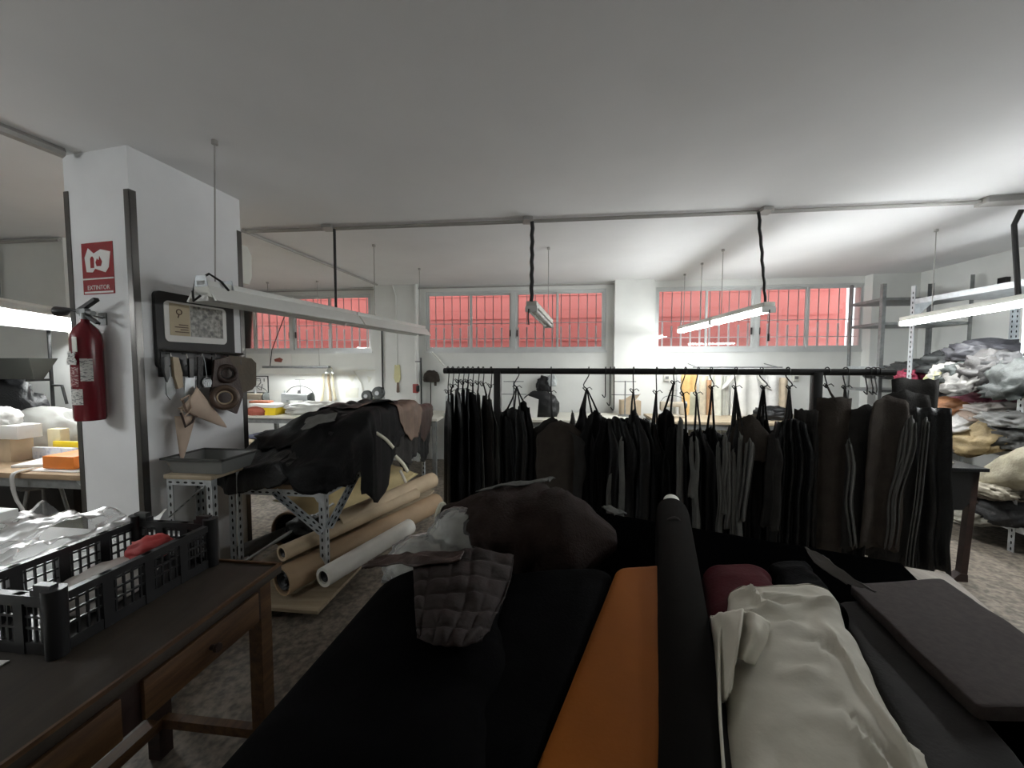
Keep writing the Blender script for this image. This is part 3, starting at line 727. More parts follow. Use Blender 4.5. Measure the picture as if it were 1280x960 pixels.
# clutter on the worktable near the pillar
def book(ct, sz, rz, m_, name, label, cat, M=MR, cover=None):
    Mx = M @ Matrix.Translation(Vector(ct)) @ Matrix.Rotation(rz, 4, 'Z')
    m = MB(Mx); m.span((-sz[0] / 2, -sz[1] / 2, 0), (sz[0] / 2, sz[1] / 2, sz[2]), min(.004, sz[2] * .3)); o = build(name, m, m_); return tag(o, label, cat)
M_yel = mat('yellow_plastic', (.80, .58, .02), .45)
p = at_v(335, 537, 4.9)
t = thing('storage_box', 'yellow storage box with white lid on the worktable behind the pillar', 'box', MR @ V(p.x, 4.95, ZW))
Mx = MR @ Matrix.Translation(V(p.x, 4.95, ZW))
m = MB(Mx); m.prism([(-.17, -.13, 0), (.17, -.13, 0), (.19, -.13, .10), (-.19, -.13, .10)], (0, .26, 0)); build('tub', m, M_yel, t)
m = MB(Mx); m.span((-.2, -.14, .10), (.2, .14, .15), .01); build('lid', m, M_paper, t)
p = at_v(340, 513, 5.2); book((p.x, 5.0, ZW + .15), (.28, .12, .03), .06, mat('terracotta', (.42, .15, .08), .7), 'leather_offcut', 'terracotta strip of leather lying on the white box lid', 'leather')
p = at_v(318, 535, 4.78); m = MB(MR); crumple(m, (p.x, 4.84, ZW), (.26, .14, .12), 4, .15, 1.4); o = build('cloth_bundle', m, mat('brick_red', (.32, .08, .05), .7), smooth=True); tag(o, 'brick red cloth bundle in front of the yellow box', 'cloth')
# sheets of paper and a yellow cloth at the table edge
work_table('packing_bench', 'low bench behind the pillar heaped with papers and yellow wrapping', -3.35, -2.35, 3.6, 4.6, .70, leg_m=M_zinc)
m = MB(MR); m.box((-2.95, 4.0, .72), (.50, .34, .03), Matrix.Rotation(.25, 3, 'Z')); o = build('paper_stack', m, M_paper); tag(o, 'stack of white paper on the bench behind the pillar', 'paper')
m = MB(MR); crumple(m, (-2.62, 4.05, .70), (.34, .36, .14), 11, .5, 2.4); o = build('yellow_wrapper', m, mat('yellow_wrap', (.75, .55, .06), .4, var=.3), smooth=True); tag(o, 'crumpled yellow wrapper on the bench beside the paper stack', 'wrapper')
m = MB(MR); crumple(m, (-3.1, 3.85, .70), (.4, .3, .05), 12, .25, 2.2); o = build('dark_cloth', m, mat('navy_cloth', (.03, .03, .06), .8), smooth=True); tag(o, 'flat dark navy cloth on the bench next to the paper stack', 'cloth')
p = at_v(395, 530, 5.0)
m = MB(MR); crumple(m, (p.x + .05, 5.0, ZW), (.85, .34, .17), 13, .45, 2.6); o = build('plastic_wrap', m, M_film2, smooth=True); tag(o, 'heap of crinkled clear plastic on the sewing table', 'plastic')
p = at_v(424, 520, 4.95); m = MB(MR); crumple(m, (p.x, 4.9, ZW), (.30, .24, .13), 14, .35, 2.0); o = build('white_cloth', m, mat('white_cloth', (.75, .74, .70), .8), smooth=True); tag(o, 'white cloth heap beside the crinkled plastic', 'cloth')
t = thing('thread_cone', 'olive and brown thread cone lying on the white cloth', 'thread cone', MR @ at_v(438, 512, 4.8))
p = at_v(436, 510, 4.8); m = MB(MR); m.lathe([(.02, 0), (.05, .01), (.075, .10), (.07, .14), (.03, .15)], (p.x - .05, 4.8, p.z), 18, (1, -.2, .15)); build('thread', m, mat('olive_thread', (.30, .25, .06), .8, var=.4, vs=30), t)
m = MB(MR); m.cyl((p.x + .09, 4.77, p.z + .02), (p.x + .12, 4.77, p.z + .025), .06); build('cone_base', m, M_tan, t)

# things fixed to the window wall
def wall_item(pxs, off, th, m_, name, label, cat, group=None):
    m = MB(MR); m.prism([V((lambda q: q.x)(WP(x, y, off)), VB - off, WP(x, y, off).z) for x, y in pxs], (0, -th, 0)); o = build(name, m, m_); tag(o, label, cat, group); return o
t = thing('wall_notice', 'small framed sheet with dark brush marks beside the pillar', 'notice', MR @ WP(325, 491))
q0, q1 = WP(306, 491, .01), WP(335, 470, .01)
m = MB(MR); m.span((q0.x, VB - .012, q0.z), (q1.x, VB, q1.z)); build('frame', m, M_iron, t)
m = MB(MR); m.span((q0.x + .012, VB - .0135, q0.z + .012), (q1.x - .012, VB - .010, q1.z - .012)); build('sheet', m, M_paper, t)
m = MB(MR)
for pts in (((320, 474), (326, 473), (327, 478), (322, 484), (326, 487)), ((329, 480), (327, 488)), ((331, 473), (331, 477))):
    m.tube([V(WP(x, y).x, VB - .015, WP(x, y).z) for x, y in pts], .006, 6)
build('brush_mark', m, M_iron, t)
t = thing('wall_notice', 'white sheet with a red-brown mark above the small lit lamp', 'notice', MR @ WP(350, 455))
q0, q1 = WP(336, 455, .01), WP(364, 442, .01)
m = MB(MR); m.span((q0.x, VB - .006, q0.z), (q1.x, VB, q1.z)); build('sheet', m, M_paper, t)
m = MB(MR); m.prism([V(WP(x, y).x, VB - .006, WP(x, y).z) for x, y in ((343, 449), (350, 447), (354, 449), (352, 453), (344, 452))], (0, -.002, 0)); build('mark', m, mat('red_brown_ink', (.25, .06, .04), .7), t)
# pale leather strips hanging
t = thing('hanging_apron', 'pale cream cloth strips gathered on a nail at the window wall', 'cloth', MR @ WP(412, 506))
for x0, x1, yb, tw, mm in ((408, 405, 505, .05, 'cream'), (413, 416, 504, .045, 'beige'), (417, 422, 500, .035, 'cream')):
    m = MB(MR)
    def fn(a_, b_):
        q = WP(lerp(x0, x1, b_) , lerp(459, yb, b_)); wd = tw * (.6 + .6 * b_)
        return (q.x + (a_ - .5) * wd, VB - .06 - .03 * math.cos((a_ - .5) * PI) - .01 * math.sin(9 * b_ + x0), q.z + .03 * ns((a_ * 3 + x0, b_ * 4, 0)))
    m.sheet(fn, 8, 12); build('cloth_strip', m, mat('%s_strip' % mm, (.70, .64, .47) if mm == 'cream' else (.40, .32, .22), .8), t, smooth=True, solid=.004)
q = WP(413, 459); m = MB(MR); m.cyl((q.x, VB, q.z), (q.x, VB - .08, q.z + .01), .006); build('nail', m, M_zinc, t)
wall_item([(494, 456), (500, 456), (501, 473), (499, 478), (495, 478), (493, 473)], .145, .02, mat('pale_yellow', (.66, .62, .34), .6), 'wooden_paddle', 'pale yellow paddle tool hung on the pier between the windows', 'tool')
wall_item([(496.5, 478), (498.5, 478), (499.5, 490), (497.5, 491), (496, 490)], .145, .014, M_tan, 'paddle_tassel', 'brown tassel hanging below the pale yellow paddle', 'tassel')
# pier pipes
q = WP(521, 440, .16); m = MB(MR); m.cyl((q.x, VB - .16, .0), (q.x, VB - .16, H), .028); o = build('vertical_pipe', m, M_white); tag(o, 'white vertical pipe beside the middle window', 'pipe')
q = WP(526, 440, .22); m = MB(MR); m.cyl((q.x, VB - .22, .2), (q.x, VB - .22, WP(526, 447, .2).z), .012); m.beam((q.x, VB - .2, WP(526, 452, .2).z), (q.x - .1, VB - .19, WP(526, 452, .2).z), .012, .012); o = build('iron_rod', m, M_iron); tag(o, 'thin black rod standing by the white vertical pipe', 'rod')
t = thing('wall_switch', 'red switch box on the white vertical pipe', 'switch', MR @ WP(520, 491, .2))
m = MB(MR); q0, q1 = WP(517, 491, .2), WP(523, 480, .2); m.span((q0.x, VB - .24, q0.z), (q1.x + .0, VB - .19, q1.z), .006); build('box', m, mat('switch_red', (.35, .05, .04), .5), t)
m = MB(MR); m.span((q0.x + .06, VB - .255, q0.z + .02), (q1.x + .02, VB - .2, q1.z - .02), .004); build('black_cover', m, M_iron, t)
q = WP(477, 400, .17); m = MB(MR); m.cyl((q.x, VB - .17, ZW), (q.x, VB - .17, H - .5), .013); o = build('iron_rod', m, M_iron); tag(o, 'thin black rod rising behind the machine with two pulleys', 'rod')
q = WP(495, 400, .155); m = MB(MR); m.tube([(q.x - .05, VB - .155, H - .01), (q.x, VB - .155, H - .18), (q.x, VB - .155, WP(495, 457, .155).z)], .012); o = build('cable_pipe', m, M_white); tag(o, 'thin white cable pipe down the pier to the yellow paddle', 'pipe')
m = MB(MR); a_, b_ = WP(442, 463, .02), WP(476, 463, .02); m.tube([(a_.x, VB - .02, a_.z), (b_.x, VB - .02, a_.z)], .012); m.tube([(WP(443, 464).x, VB - .02, a_.z), (WP(453, 480).x, VB - .02, WP(453, 480).z), (WP(455, 500).x, VB - .02, WP(455, 500).z)], .008); o = build('cable_pipe', m, M_cream); tag(o, 'cream cable pipe with a slanting branch on the wall near the pulleys', 'pipe')
t = thing('leather_hat', 'dark hat hanging on the wall under the middle window', 'hat', MR @ WP(540, 485))
q = WP(539, 472, .08)
m = MB(MR); crumple(m, (q.x, VB - .07, WP(539, 477).z), (.24, .12, .17), 3, .25, 1.6, flat=.4); build('crown_cloth', m, M_hideb, t, smooth=True)
m = MB(MR); m.tube([(q.x - .02, VB - .05, WP(539, 478).z), (q.x - .03, VB - .03, WP(536, 512).z)], .008); m.tube([(q.x + .06, VB - .06, WP(539, 477).z), (q.x + .06, VB - .06, WP(539, 482).z)], .02); build('strap', m, M_hideb, t)
m = MB(MR); a_, b_ = WP(540, 440, .05), WP(555, 457, .05); m.tube([(a_.x, VB - .05, a_.z), (b_.x, VB - .05, b_.z)], .012); o = build('wall_strut', m, M_cream); tag(o, 'short slanting white strut below the middle window sill', 'strut')
# pin-ups: pale paper patterns
for k, pts in enumerate((((432, 485), (448, 485), (448, 497), (432, 497)), ((435, 469), (446, 468), (440, 478)), ((459, 470), (465, 472), (461, 478)))):
    wall_item(pts, .0, .004, mat('pale_pattern', (.72, .72, .64), .8), 'paper_pattern', ('white rectangular paper pinned to the wall left of the pulleys', 'pale triangular paper pattern pinned above the white rectangle', 'small pale paper pattern pinned beside the cable pipe')[k], 'paper pattern')
# shapes seen over the rail: a second cap, thread stands, box, sockets, garments
q = WP(690, 480, .1)
t = thing('leather_hat', 'black hat hanging on the wall above the clothes rail gap', 'hat', MR @ q)
m = MB(MR); crumple(m, (WP(680, 480).x, VB - .09, WP(680, 489).z), (.2, .12, .22), 5, .4, 1.8); build('crown_cloth', m, M_hide, t, smooth=True)
m = MB(MR); crumple(m, (WP(690, 480).x, VB - .1, WP(690, 482).z), (.13, .12, .16), 8, .4, 1.8); build('lining', m, M_mach, t, smooth=True)
t = thing('leather_case', 'black rounded case with a pale front on the table behind the rail', 'case', MR @ V(WP(676, 500).x * .9, 5.1, ZW))
p = at_v(670, 520, 5.1); m = MB(MR); crumple(m, (p.x + .05, 5.15, ZW), (.5, .25, .34), 6, .12, 1.1); build('shell', m, M_hide, t, smooth=True)
m = MB(MR); m.prism([(p.x - .18, 4.98, ZW), (p.x + .02, 4.98, ZW), (p.x + .04, 4.98, ZW + .24), (p.x - .10, 4.98, ZW + .29), (p.x - .18, 4.98, ZW + .22)], (0, -.01, 0)); build('front_panel', m, M_paper, t)
for k, px in enumerate((642, 781)):
    p = at_v(px, 522, 5.3); m = MB(MR); zt_ = at_v(px, 476, 5.3).z
    m.cyl((p.x, 5.3, ZW), (p.x, 5.3, zt_), .009); m.cyl((p.x - .14, 5.3, zt_ - .01), (p.x + .14, 5.3, zt_ - .01), .006); m.cyl((p.x - .18, 5.3, lerp(ZW, zt_, .6)), (p.x + .18, 5.3, lerp(ZW, zt_, .6)), .006); m.lathe([(.09, 0), (.09, .01), (.02, .02)], (p.x, 5.3, ZW), 16)
    o = build('thread_stand', m, M_zinc); tag(o, ('thin metal thread stand beside the black case', 'thin metal thread stand in front of the cardboard sheet')[k], 'thread stand')
p = at_v(787, 522, 5.45)
t = thing('cardboard_box', 'open cardboard box on the table behind the thread stand', 'box', MR @ V(p.x, 5.4, ZW))
Mx = MR @ Matrix.Translation(V(p.x, 5.45, ZW))
m = MB(Mx); m.span((-.13, -.1, 0), (.13, .1, .20)); build('body', m, M_card, t)
m = MB(Mx); m.prism([(-.13, -.1, .20), (.05, -.1, .20), (.12, -.12, .30), (-.02, -.12, .27)], (0, .004, 0)); build('flap', m, mat('pale_card', (.62, .50, .36), .85), t)
for k, px in enumerate((833, 994, 966)):
    q = WP(px, 472 if k < 2 else 478, .01); t = thing('wall_socket', ('grey socket box on the pier behind the clothes rail', 'grey socket box on the wall close to the shelf end of the rail', 'round white socket behind the white garments')[k], 'socket', MR @ q)
    m = MB(MR); m.box((q.x, VB - .02, q.z), (.08, .04, .10), bevel=.006); build('box', m, M_cream, t)
    m = MB(MR); m.box((q.x, VB - .042, q.z), (.045, .008, .04)); build('outlet', m, M_zinc, t)
# garments and leather patterns hanging on a wall rail
g0, g1 = WP(866, 459, .35), WP(978, 459, .35)
t = thing('wall_rail', 'thin wire rail on the wall holding patterns and white garments', 'rail', MR @ g0)
m = MB(MR); m.tube([(g0.x, VB - .35, g0.z), (g1.x, VB - .35, g0.z)], .008)
build('rod', m, M_zinc, t)
for x in (g0.x + .05, g1.x - .05):
    m = MB(MR); m.tube([(x, VB, g0.z + .05), (x, VB - .35, g0.z)], .007); build('bracket', m, M_zinc, t)
spec = [(851, .10, 462, 540, (.62, .63, .62), 'grey white pattern sheet hanging at the pier end of the wall rail'),
        (862, .16, 466, 512, (.72, .46, .18), 'orange tan leather pattern hanging on the wall rail'),
        (868, .12, 490, 540, (.36, .36, .27), 'mottled grey green pattern hanging below the orange tan leather'),
        (880, .10, 470, 530, (.62, .55, .42), 'beige leather pattern hanging beside the orange tan leather'),
        (888, .07, 475, 528, (.38, .22, .12), 'narrow brown leather pattern hanging on the wall rail'),
        (897, .12, 465, 530, (.66, .66, .58), 'cream pattern sheet hanging on the wall rail'),
        (907, .08, 470, 528, (.52, .52, .47), 'grey pattern sheet hanging beside the white shirt'),
        (968, .17, 468, 522, (.78, .77, .74), 'long white pattern sheet hanging beyond the white shirt'),
        (980, .09, 472, 525, (.55, .46, .34), 'tan pattern strip hanging at the shelf end of the wall rail')]
for k, (px, wd, y0, y1, col, lb) in enumerate(spec):
    vv = .30 + .02 * (k % 3); q0, q1 = WP(px, y0, vv), WP(px, y1 + 25, vv); m = MB(MR)
    def fn(a_, b_): return (q0.x + (a_ - .5) * wd * (1.25 - .25 * b_ + .15 * ns((a_ * 2, b_ * 3, px))), VB - vv + .015 * math.sin(a_ * 8 + px) * (1 - b_ * .4), lerp(q0.z, q1.z, b_) + .03 * ns((a_ * 5, px, 0)) * b_)
    m.sheet(fn, 8, 10); o = build('hanging_pattern', m, mat('pattern_%d' % k, col, .75, var=.2, vs=10), smooth=True, solid=.004); tag(o, lb, 'pattern')
t = thing('white_shirt', 'white short-sleeved shirt hanging on the wall rail', 'shirt', MR @ WP(930, 510, .3))
def sp(x, y): q = WP(x, y, .33); return V(q.x, VB - .33, q.z)
m = MB(MR); q0, q1 = WP(915, 463, .33), WP(947, 560, .33)
def fn(a_, b_):
    wd = lerp(.24, .36, smooth01(b_ * 4)); cx = (q0.x + q1.x) / 2
    return (cx + (a_ - .5) * wd, VB - .33 + .02 * math.sin(a_ * 11), lerp(q0.z, q1.z, b_) - .05 * abs(a_ - .5) * (1 - b_))
m.sheet(fn, 14, 14); build('body', m, mat('white_cloth', (.75, .74, .70), .8), t, smooth=True, solid=.01)
for sx in (-1, 1):
    m = MB(MR); cx = (q0.x + q1.x) / 2 + sx * .12
    def fn(a_, b_):
        an = 2 * PI * a_; c_ = V(cx + sx * .16 * b_, VB - .33, q0.z - .04 - .2 * b_); return c_ + V(.055 * math.cos(an) * 1.0, .03 * math.sin(an), .03 * math.cos(an) * -sx)
    m.sheet(fn, 14, 6); build('sleeve', m, mat('white_cloth', (.75, .74, .70), .8), t, smooth=True, solid=.004)
work_table('work_table', 'table behind the clothes rail under the window nearest the shelves', 1.25, 3.4, 4.85, 5.6, ZW)
p = at_v(965, 525, 5.2); m = MB(MR); crumple(m, (p.x, 5.2, ZW), (.4, .3, .16), 17, .3, 1.8); o = build('black_cloth', m, M_hide, smooth=True); tag(o, 'black cloth heap on the table below the long white pattern', 'cloth')
# ================================================================ CLOTHES RAIL WITH HIDES
RL = at_t(555, 463.5, 2.85); RR = at_t(1118, 466, 2.33)
RR.z = RL.z
RD = (RR - RL); RLEN = RD.length; RD.normalize(); RN = V(RD.y, -RD.x, 0)     # RN points to the camera side
if RN.y > 0: RN = -RN
def rail_at(px):
    n = V(RD.y, -RD.x, 0); p = at_plane(px, 464, RL, n); return V(p.x, p.y, RL.z)
t = thing('clothes_rail', 'black iron clothes rail loaded with dark hides', 'clothes rail', V((RL.x + RR.x) / 2, (RL.y + RR.y) / 2, 0))
m = MB(); m.cyl(RL, RR, .021, seg=16); build('rail', m, M_iron, t)
for px in (622, 1021):
    q = rail_at(px); m = MB(); m.beam(V(q.x, q.y, .0), q, .05, .05, .004, up=RN); build('post', m, M_iron, t)
    m = MB(); m.beam(V(q.x, q.y, .03) + RN * .32, V(q.x, q.y, .03) - RN * .32, .05, .05); build('foot', m, M_iron, t)
a_, b_ = rail_at(622), rail_at(1021); m = MB(); m.beam(V(a_.x, a_.y, .15), V(b_.x, b_.y, .15), .04, .04); build('lower_bar', m, M_iron, t)
def wz(q, py): return 1.5 + (q.z - q.z) + at_plane(640, py, q, V(0, -1, 0)).z - 1.5
def hook(px, ylow, bend=0.0, label='black wire hook over the clothes rail holding tied leather', grp='hooks on the clothes rail'):
    q = rail_at(px); zl = wz(q, ylow); m = MB()
    pts = [q + RN * .026 + V(0, 0, -.01), q + RN * .024 + V(0, 0, .018), q + V(0, 0, .030), q - RN * .024 + V(0, 0, .016), q - RN * .02 + V(0, 0, -.03)]
    pts += [V(q.x + bend, q.y, lerp(q.z - .05, zl, .6)), V(q.x + bend * .4, q.y, zl), V(q.x - .01 + bend * .4, q.y - .012, zl - .014), V(q.x - .022 + bend * .4, q.y, zl + .004)]
    m.tube(rope(pts, 4), .0038, 6); o = build('wire_hook', m, M_iron); tag(o, label, 'hook', grp); return V(q.x + bend * .4, q.y, zl)
def hide(px, w, ang, yt, yb, m_, label, grp=None, hk=None, dv=0.0, folds=2, amp=.02, gather=.35, straps=0, jag=.05, shoulder=.22, seed=None, lean=0.0, sq=False):
    q = rail_at(px) + RN * dv; sd = seed if seed is not None else px * .37
    zt_, zb_ = wz(q, yt), wz(q, yb)
    ca_, sa_ = math.cos(math.radians(ang)), math.sin(math.radians(ang))
    d = RD * ca_ + RN * sa_; n = RD * -sa_ + RN * ca_
    t = thing('hanging_hide', label, 'hide', V(q.x, q.y, zb_), grp)
    def fn(a_, b_):
        s = a_ - .5
        ws = 1.0 if sq else gather + (1 - gather) * smooth01(b_ / shoulder)
        ws *= 1 + .10 * ns((b_ * 2.2, sd, 5.0)) + .07 * ns((b_ * 7, sd, s * 3))
        off = amp * math.sin(2 * PI * folds * s + sd) * (.4 + .8 * b_) + .5 * amp * ns((s * 6, b_ * 2, sd))
        bot = zb_ + jag * (ns((s * 4 + sd, 0, 1.0)) + .6 * ns((s * 11, sd, 2.0)))
        top = zt_ - (0 if sq else .04 * abs(s) * 2) + .015 * ns((s * 7, sd, 3.0))
        p = q + d * (s * w * ws + lean * b_ + .02 * ns((b_ * 2.5, sd, 8.0))) + n * off
        return V(p.x, p.y, lerp(top, bot, b_))
    m = MB(); m.sheet(fn, max(10, folds * 8), 22); build('leather', m, m_, t, smooth=True, solid=.0035)
    if hk is not None:
        for k in range(max(1, straps)):
            s = (k + .5) / max(1, straps) - .5
            e = V(*fn(.5 + s * .9, .02)); mid = hk.lerp(e, .5) + V(.01 * ns((k, sd, 0)), 0, 0)
            m = MB(); m.tube([hk + V(0, 0, .005), mid, e], [.005, .006, .008], 6); build('tie_strap', m, m_, t)
        m = MB(); m.torus(hk + V(0, 0, -.004), .008, .005, (RD.x, RD.y, .3), 10, 6)
        m.tube([hk, hk + V(.02, -.01, .012), hk + V(.036, -.012, -.004)], .003, 5); m.tube([hk, hk + V(-.02, -.01, .014), hk + V(-.03, -.012, .004)], .003, 5); build('knot', m, m_, t)
    return t
K = M_hide; K2 = M_hide2; G = M_hideg; B_ = M_hideb; LG = M_hidel
g1 = 'narrow black hides at the far left end of the rail'
g1 = 'narrow black hides hanging outside the post at the pillar end of the rail'
l1 = 'narrow black hide hanging outside the post at the pillar end of the rail'
for k, (px, w, an, yt, mm) in enumerate(((560, .30, 60, 497, K), (566, .34, 70, 490, K2), (573, .30, 62, 484, K), (579, .36, 74, 486, K2), (585, .32, 66, 484, K), (591, .34, 58, 488, K2))):
    hk = hook(px, yt - 8); hide(px, w, an, yt, 648 - 3 * k, mm, l1, g1, hk, dv=.015 * (k % 3), folds=2, amp=.018, gather=.5, straps=1)
hk = hook(598, 478); hide(598, .30, 70, 487, 625, LG, 'grey suede hide next to the narrow black hides at the pillar end of the rail', None, hk, folds=1, amp=.03, gather=.5, straps=1)
hk = hook(604, 480); hide(606, .26, 55, 492, 632, G, 'charcoal hide tucked between the grey suede hide and the post', None, hk, gather=.5, straps=1)
hk = hook(614, 482); hide(612, .22, 35, 494, 632, LG, 'pale grey edged hide hanging against the post at the pillar end', None, hk, gather=.25, straps=1, shoulder=.3)
# between the posts
hk = hook(648, 484, -.03)
hide(642, .26, 25, 508, 640, K, 'black hide on two straps hanging just inside the pillar-end post', None, hk, straps=3, gather=.75, amp=.03, folds=3)
hide(655, .2, 40, 502, 640, K2, 'narrow black hide doubled up beside the two-strap hide', None, hk, straps=1, gather=.6, folds=2)
hide(632, .16, 20, 520, 640, K, 'short black hide hanging low directly beside the pillar-end post', None, None, gather=.7)
hk = hook(689, 490, .0)
hide(690, .46, 8, 520, 660, G, 'wide charcoal hide with sloping shoulders near the pillar-end post', None, hk, dv=.03, straps=1, gather=.25, shoulder=.18, amp=.03, folds=1, jag=.03)
hide(702, .34, -12, 524, 665, B_, 'brownish charcoal hide overlapping the wide sloping-shouldered hide', None, None, dv=.07, gather=.5, shoulder=.12, amp=.02, folds=1)
hide(716, .12, 30, 512, 560, LG, 'small pale grey pointed hide poking up beside the sloping-shouldered hide', None, None, dv=-.05, gather=.15, shoulder=.8)
hk = hook(736, 486, -.035)
hide(729, .22, 30, 505, 665, K, 'black hide with a tapered top under the hook with the bent wire', None, hk, straps=3, gather=.2, shoulder=.3)
hide(744, .22, -25, 512, 668, K2, 'black hide sharing the bent-wire hook, towards the middle of the rail', None, hk, dv=.02, straps=2, gather=.5, shoulder=.2)
for k, (px, yl) in enumerate(((757, 494), (763, 504), (768, 510))): hook(px, yl, label='long black wire hook in the cluster of three at the pier edge', grp='cluster of three long hooks')
gm = 'plain black hides in the middle of the rail'; lm = 'plain black hide hanging edge-on in the middle of the rail'
for k, (px, w, an, yt, yb, mm) in enumerate(((754, .26, 40, 520, 672, K), (762, .28, -35, 523, 676, K2), (770, .26, 30, 520, 672, K), (779, .30, -20, 522, 676, K2), (788, .26, 40, 522, 680, K), (797, .26, 20, 520, 682, K2), (806, .24, -30, 522, 684, K), (840, .24, 40, 535, 690, K), (846, .24, -30, 530, 690, K2))):
    hide(px, w, an, yt, yb, mm, lm, gm, None, dv=.02 * (k % 3) - .02, gather=.6, folds=3)
hide(777, .03, 60, 545, 668, LG, 'pale grey slip of leather showing in the middle of the black hides', None, None, dv=.09, gather=.9)
hide(763, .02, 60, 590, 668, LG, 'shorter grey slip of leather among the black hides', None, None, dv=.09, gather=.9)
hk = hook(792, 488, .0); hide(793, .2, 25, 512, 680, K, 'black hide hung from the bent hook at the near pier edge', None, hk, straps=2, gather=.35, dv=.04)
hk = hook(821, 490); hide(820, .22, 30, 528, 690, K, 'black hide tied with a forked strap over the pier', None, hk, straps=3, gather=.25, shoulder=.3)
hk = hook(843, 478); hide(836, .2, 25, 512, 690, K2, 'tall black hide tied high between the pier and the orange tan leather', None, hk, straps=2, gather=.5)
hide(850, .03, 70, 520, 690, LG, 'thin grey edge of a hide beside the tall black hide', None, None, dv=.06, gather=.8)
# towards the shelves: hides with grey edges
ge = 'dark hides with pale edges below the white shirt'; le = 'dark hide with a pale cut edge hanging below the white shirt'
for k, (px, yl, bd) in enumerate(((857, 492, -.03), (873, 492, -.02), (889, 484, .02), (920, 484, .0), (952, 484, .04), (985, 484, .03))):
    hk = hook(px, yl, bd)
    hide(px + 1, .22, 40 - 12 * k, (540, 535, 532, 525, 520, 520)[k], 690 + 3 * k, (K2, K, K2, K, K2, K)[k],
         ('black hide under the orange tan leather, tied on one strap', 'black hide tied beneath the narrow brown pattern', 'black hide on a slanting strap under the cream pattern', 'black hide tied in a bundle of straps in front of the white shirt', 'black hide tied in a bundle of straps next to the white shirt', 'black hide tied with forked straps below the wall socket')[k], None, hk, straps=(1, 2, 2, 4, 4, 3)[k], gather=.4, dv=.01, folds=3)
for k, (px, w, an, yt, yb) in enumerate(((862, .024, 60, 545, 620), (868, .02, 60, 545, 660), (896, .028, 50, 552, 670), (902, .022, 60, 540, 640), (908, .02, 60, 552, 660), (914, .024, 50, 560, 690), (921, .02, 60, 540, 690))):
    hide(px, w, an, yt, yb, LG, 'thin grey leather strip hanging between the dark hides under the white shirt', 'thin grey strips under the white shirt', None, dv=.08, gather=.9, lean=.02, jag=.02)
for k, (px, w, an, yt, yb, mm) in enumerate(((866, .3, 20, 548, 690, K), (884, .3, -20, 545, 695, K2), (900, .3, 20, 540, 700, K), (912, .26, -15, 540, 700, K2), (946, .30, 15, 545, 705, K), (975, .30, -15, 535, 708, K2), (1000, .24, 20, 525, 710, K))):
    hide(px, w, an, yt, yb, mm, 'plain black hide hanging behind the grey-edged hides', 'black hides behind the grey-edged hides', None, dv=-.03, gather=.6, folds=3)
hide(935, .24, 6, 518, 575, B_, 'short brown-grey hide panel in front of the white shirt', None, None, dv=.03, gather=.55, shoulder=.4, folds=1, amp=.015)
hide(932, .05, 20, 548, 652, LG, 'pale grey tapering hide strip under the short brown-grey panel', None, None, dv=.10, gather=.95, lean=-.03, jag=.02)
hide(962, .12, 60, 540, 660, G, 'charcoal twisted hide with a lit edge beside the socket', None, None, dv=.06, gather=.6)
hide(988, .24, 18, 522, 705, K, 'ribbed black hide next to the post at the shelf end', None, None, dv=.04, gather=.7, folds=5, amp=.025)
hide(1008, .12, 30, 512, 700, G, 'charcoal hide touching the post at the shelf end', None, None, dv=.02, gather=.8, sq=True)
# outside the shelf-end post: wide pieces
hk = hook(1034, 482); hide(1040, .17, 10, 497, 706, B_, 'brown-grey hide panel just outside the post at the shelf end', None, hk, dv=.05, straps=1, gather=.9, folds=1, amp=.02, sq=True)
hk = hook(1057, 484, .0); hide(1056, .2, 28, 520, 700, K, 'black hide on a knotted hook outside the shelf-end post', None, hk, dv=.03, straps=3, gather=.3)
hide(1051, .035, 30, 548, 680, LG, 'pale grey strip of hide outside the shelf-end post', None, None, dv=.10, gather=.8, lean=.04)
hide(1078, .26, 8, 505, 690, G, 'wide charcoal hide second from the shelf end of the rail', None, None, dv=.06, gather=.7, shoulder=.12, folds=1, amp=.02)
hide(1100, .22, -6, 494, 686, B_, 'wide brown-grey hide with a straight top edge', None, None, dv=.09, gather=.9, shoulder=.1, folds=1, amp=.02, lean=-.03)
for k, px in enumerate((1085, 1092, 1097)): hook(px, 490, label='long black wire hook in the cluster at the shelf end of the rail', grp='hooks at the shelf end')
hide(1122, .05, 30, 520, 688, LG, 'long pale cut edge of hide in front of the last wide hides', None, None, dv=.12, gather=.9, lean=-.07, jag=.02)
hide(1116, .035, 30, 530, 688, LG, 'second pale cut edge beside the longest one', None, None, dv=.11, gather=.9, lean=-.05, jag=.02)
hide(1128, .26, 5, 486, 716, G, 'wide black-grey hide with a notched top near the shelf end', None, None, dv=.02, gather=.85, shoulder=.08, folds=1, amp=.02)
hide(1150, .24, 0, 474, 716, G, 'tall straight-topped charcoal hide, the last one at the shelf end of the rail', None, None, dv=-.03, sq=True, folds=1, amp=.015, jag=.03)
hide(1160, .16, 12, 510, 712, K, 'black hide in front of the tall straight-topped charcoal hide', None, None, dv=.05, sq=True, gather=.8, lean=.03)
hide(1142, .03, 30, 520, 712, LG, 'narrow grey edge beside the black hide at the shelf end', None, None, dv=.10, gather=.9, lean=-.03, jag=.02)
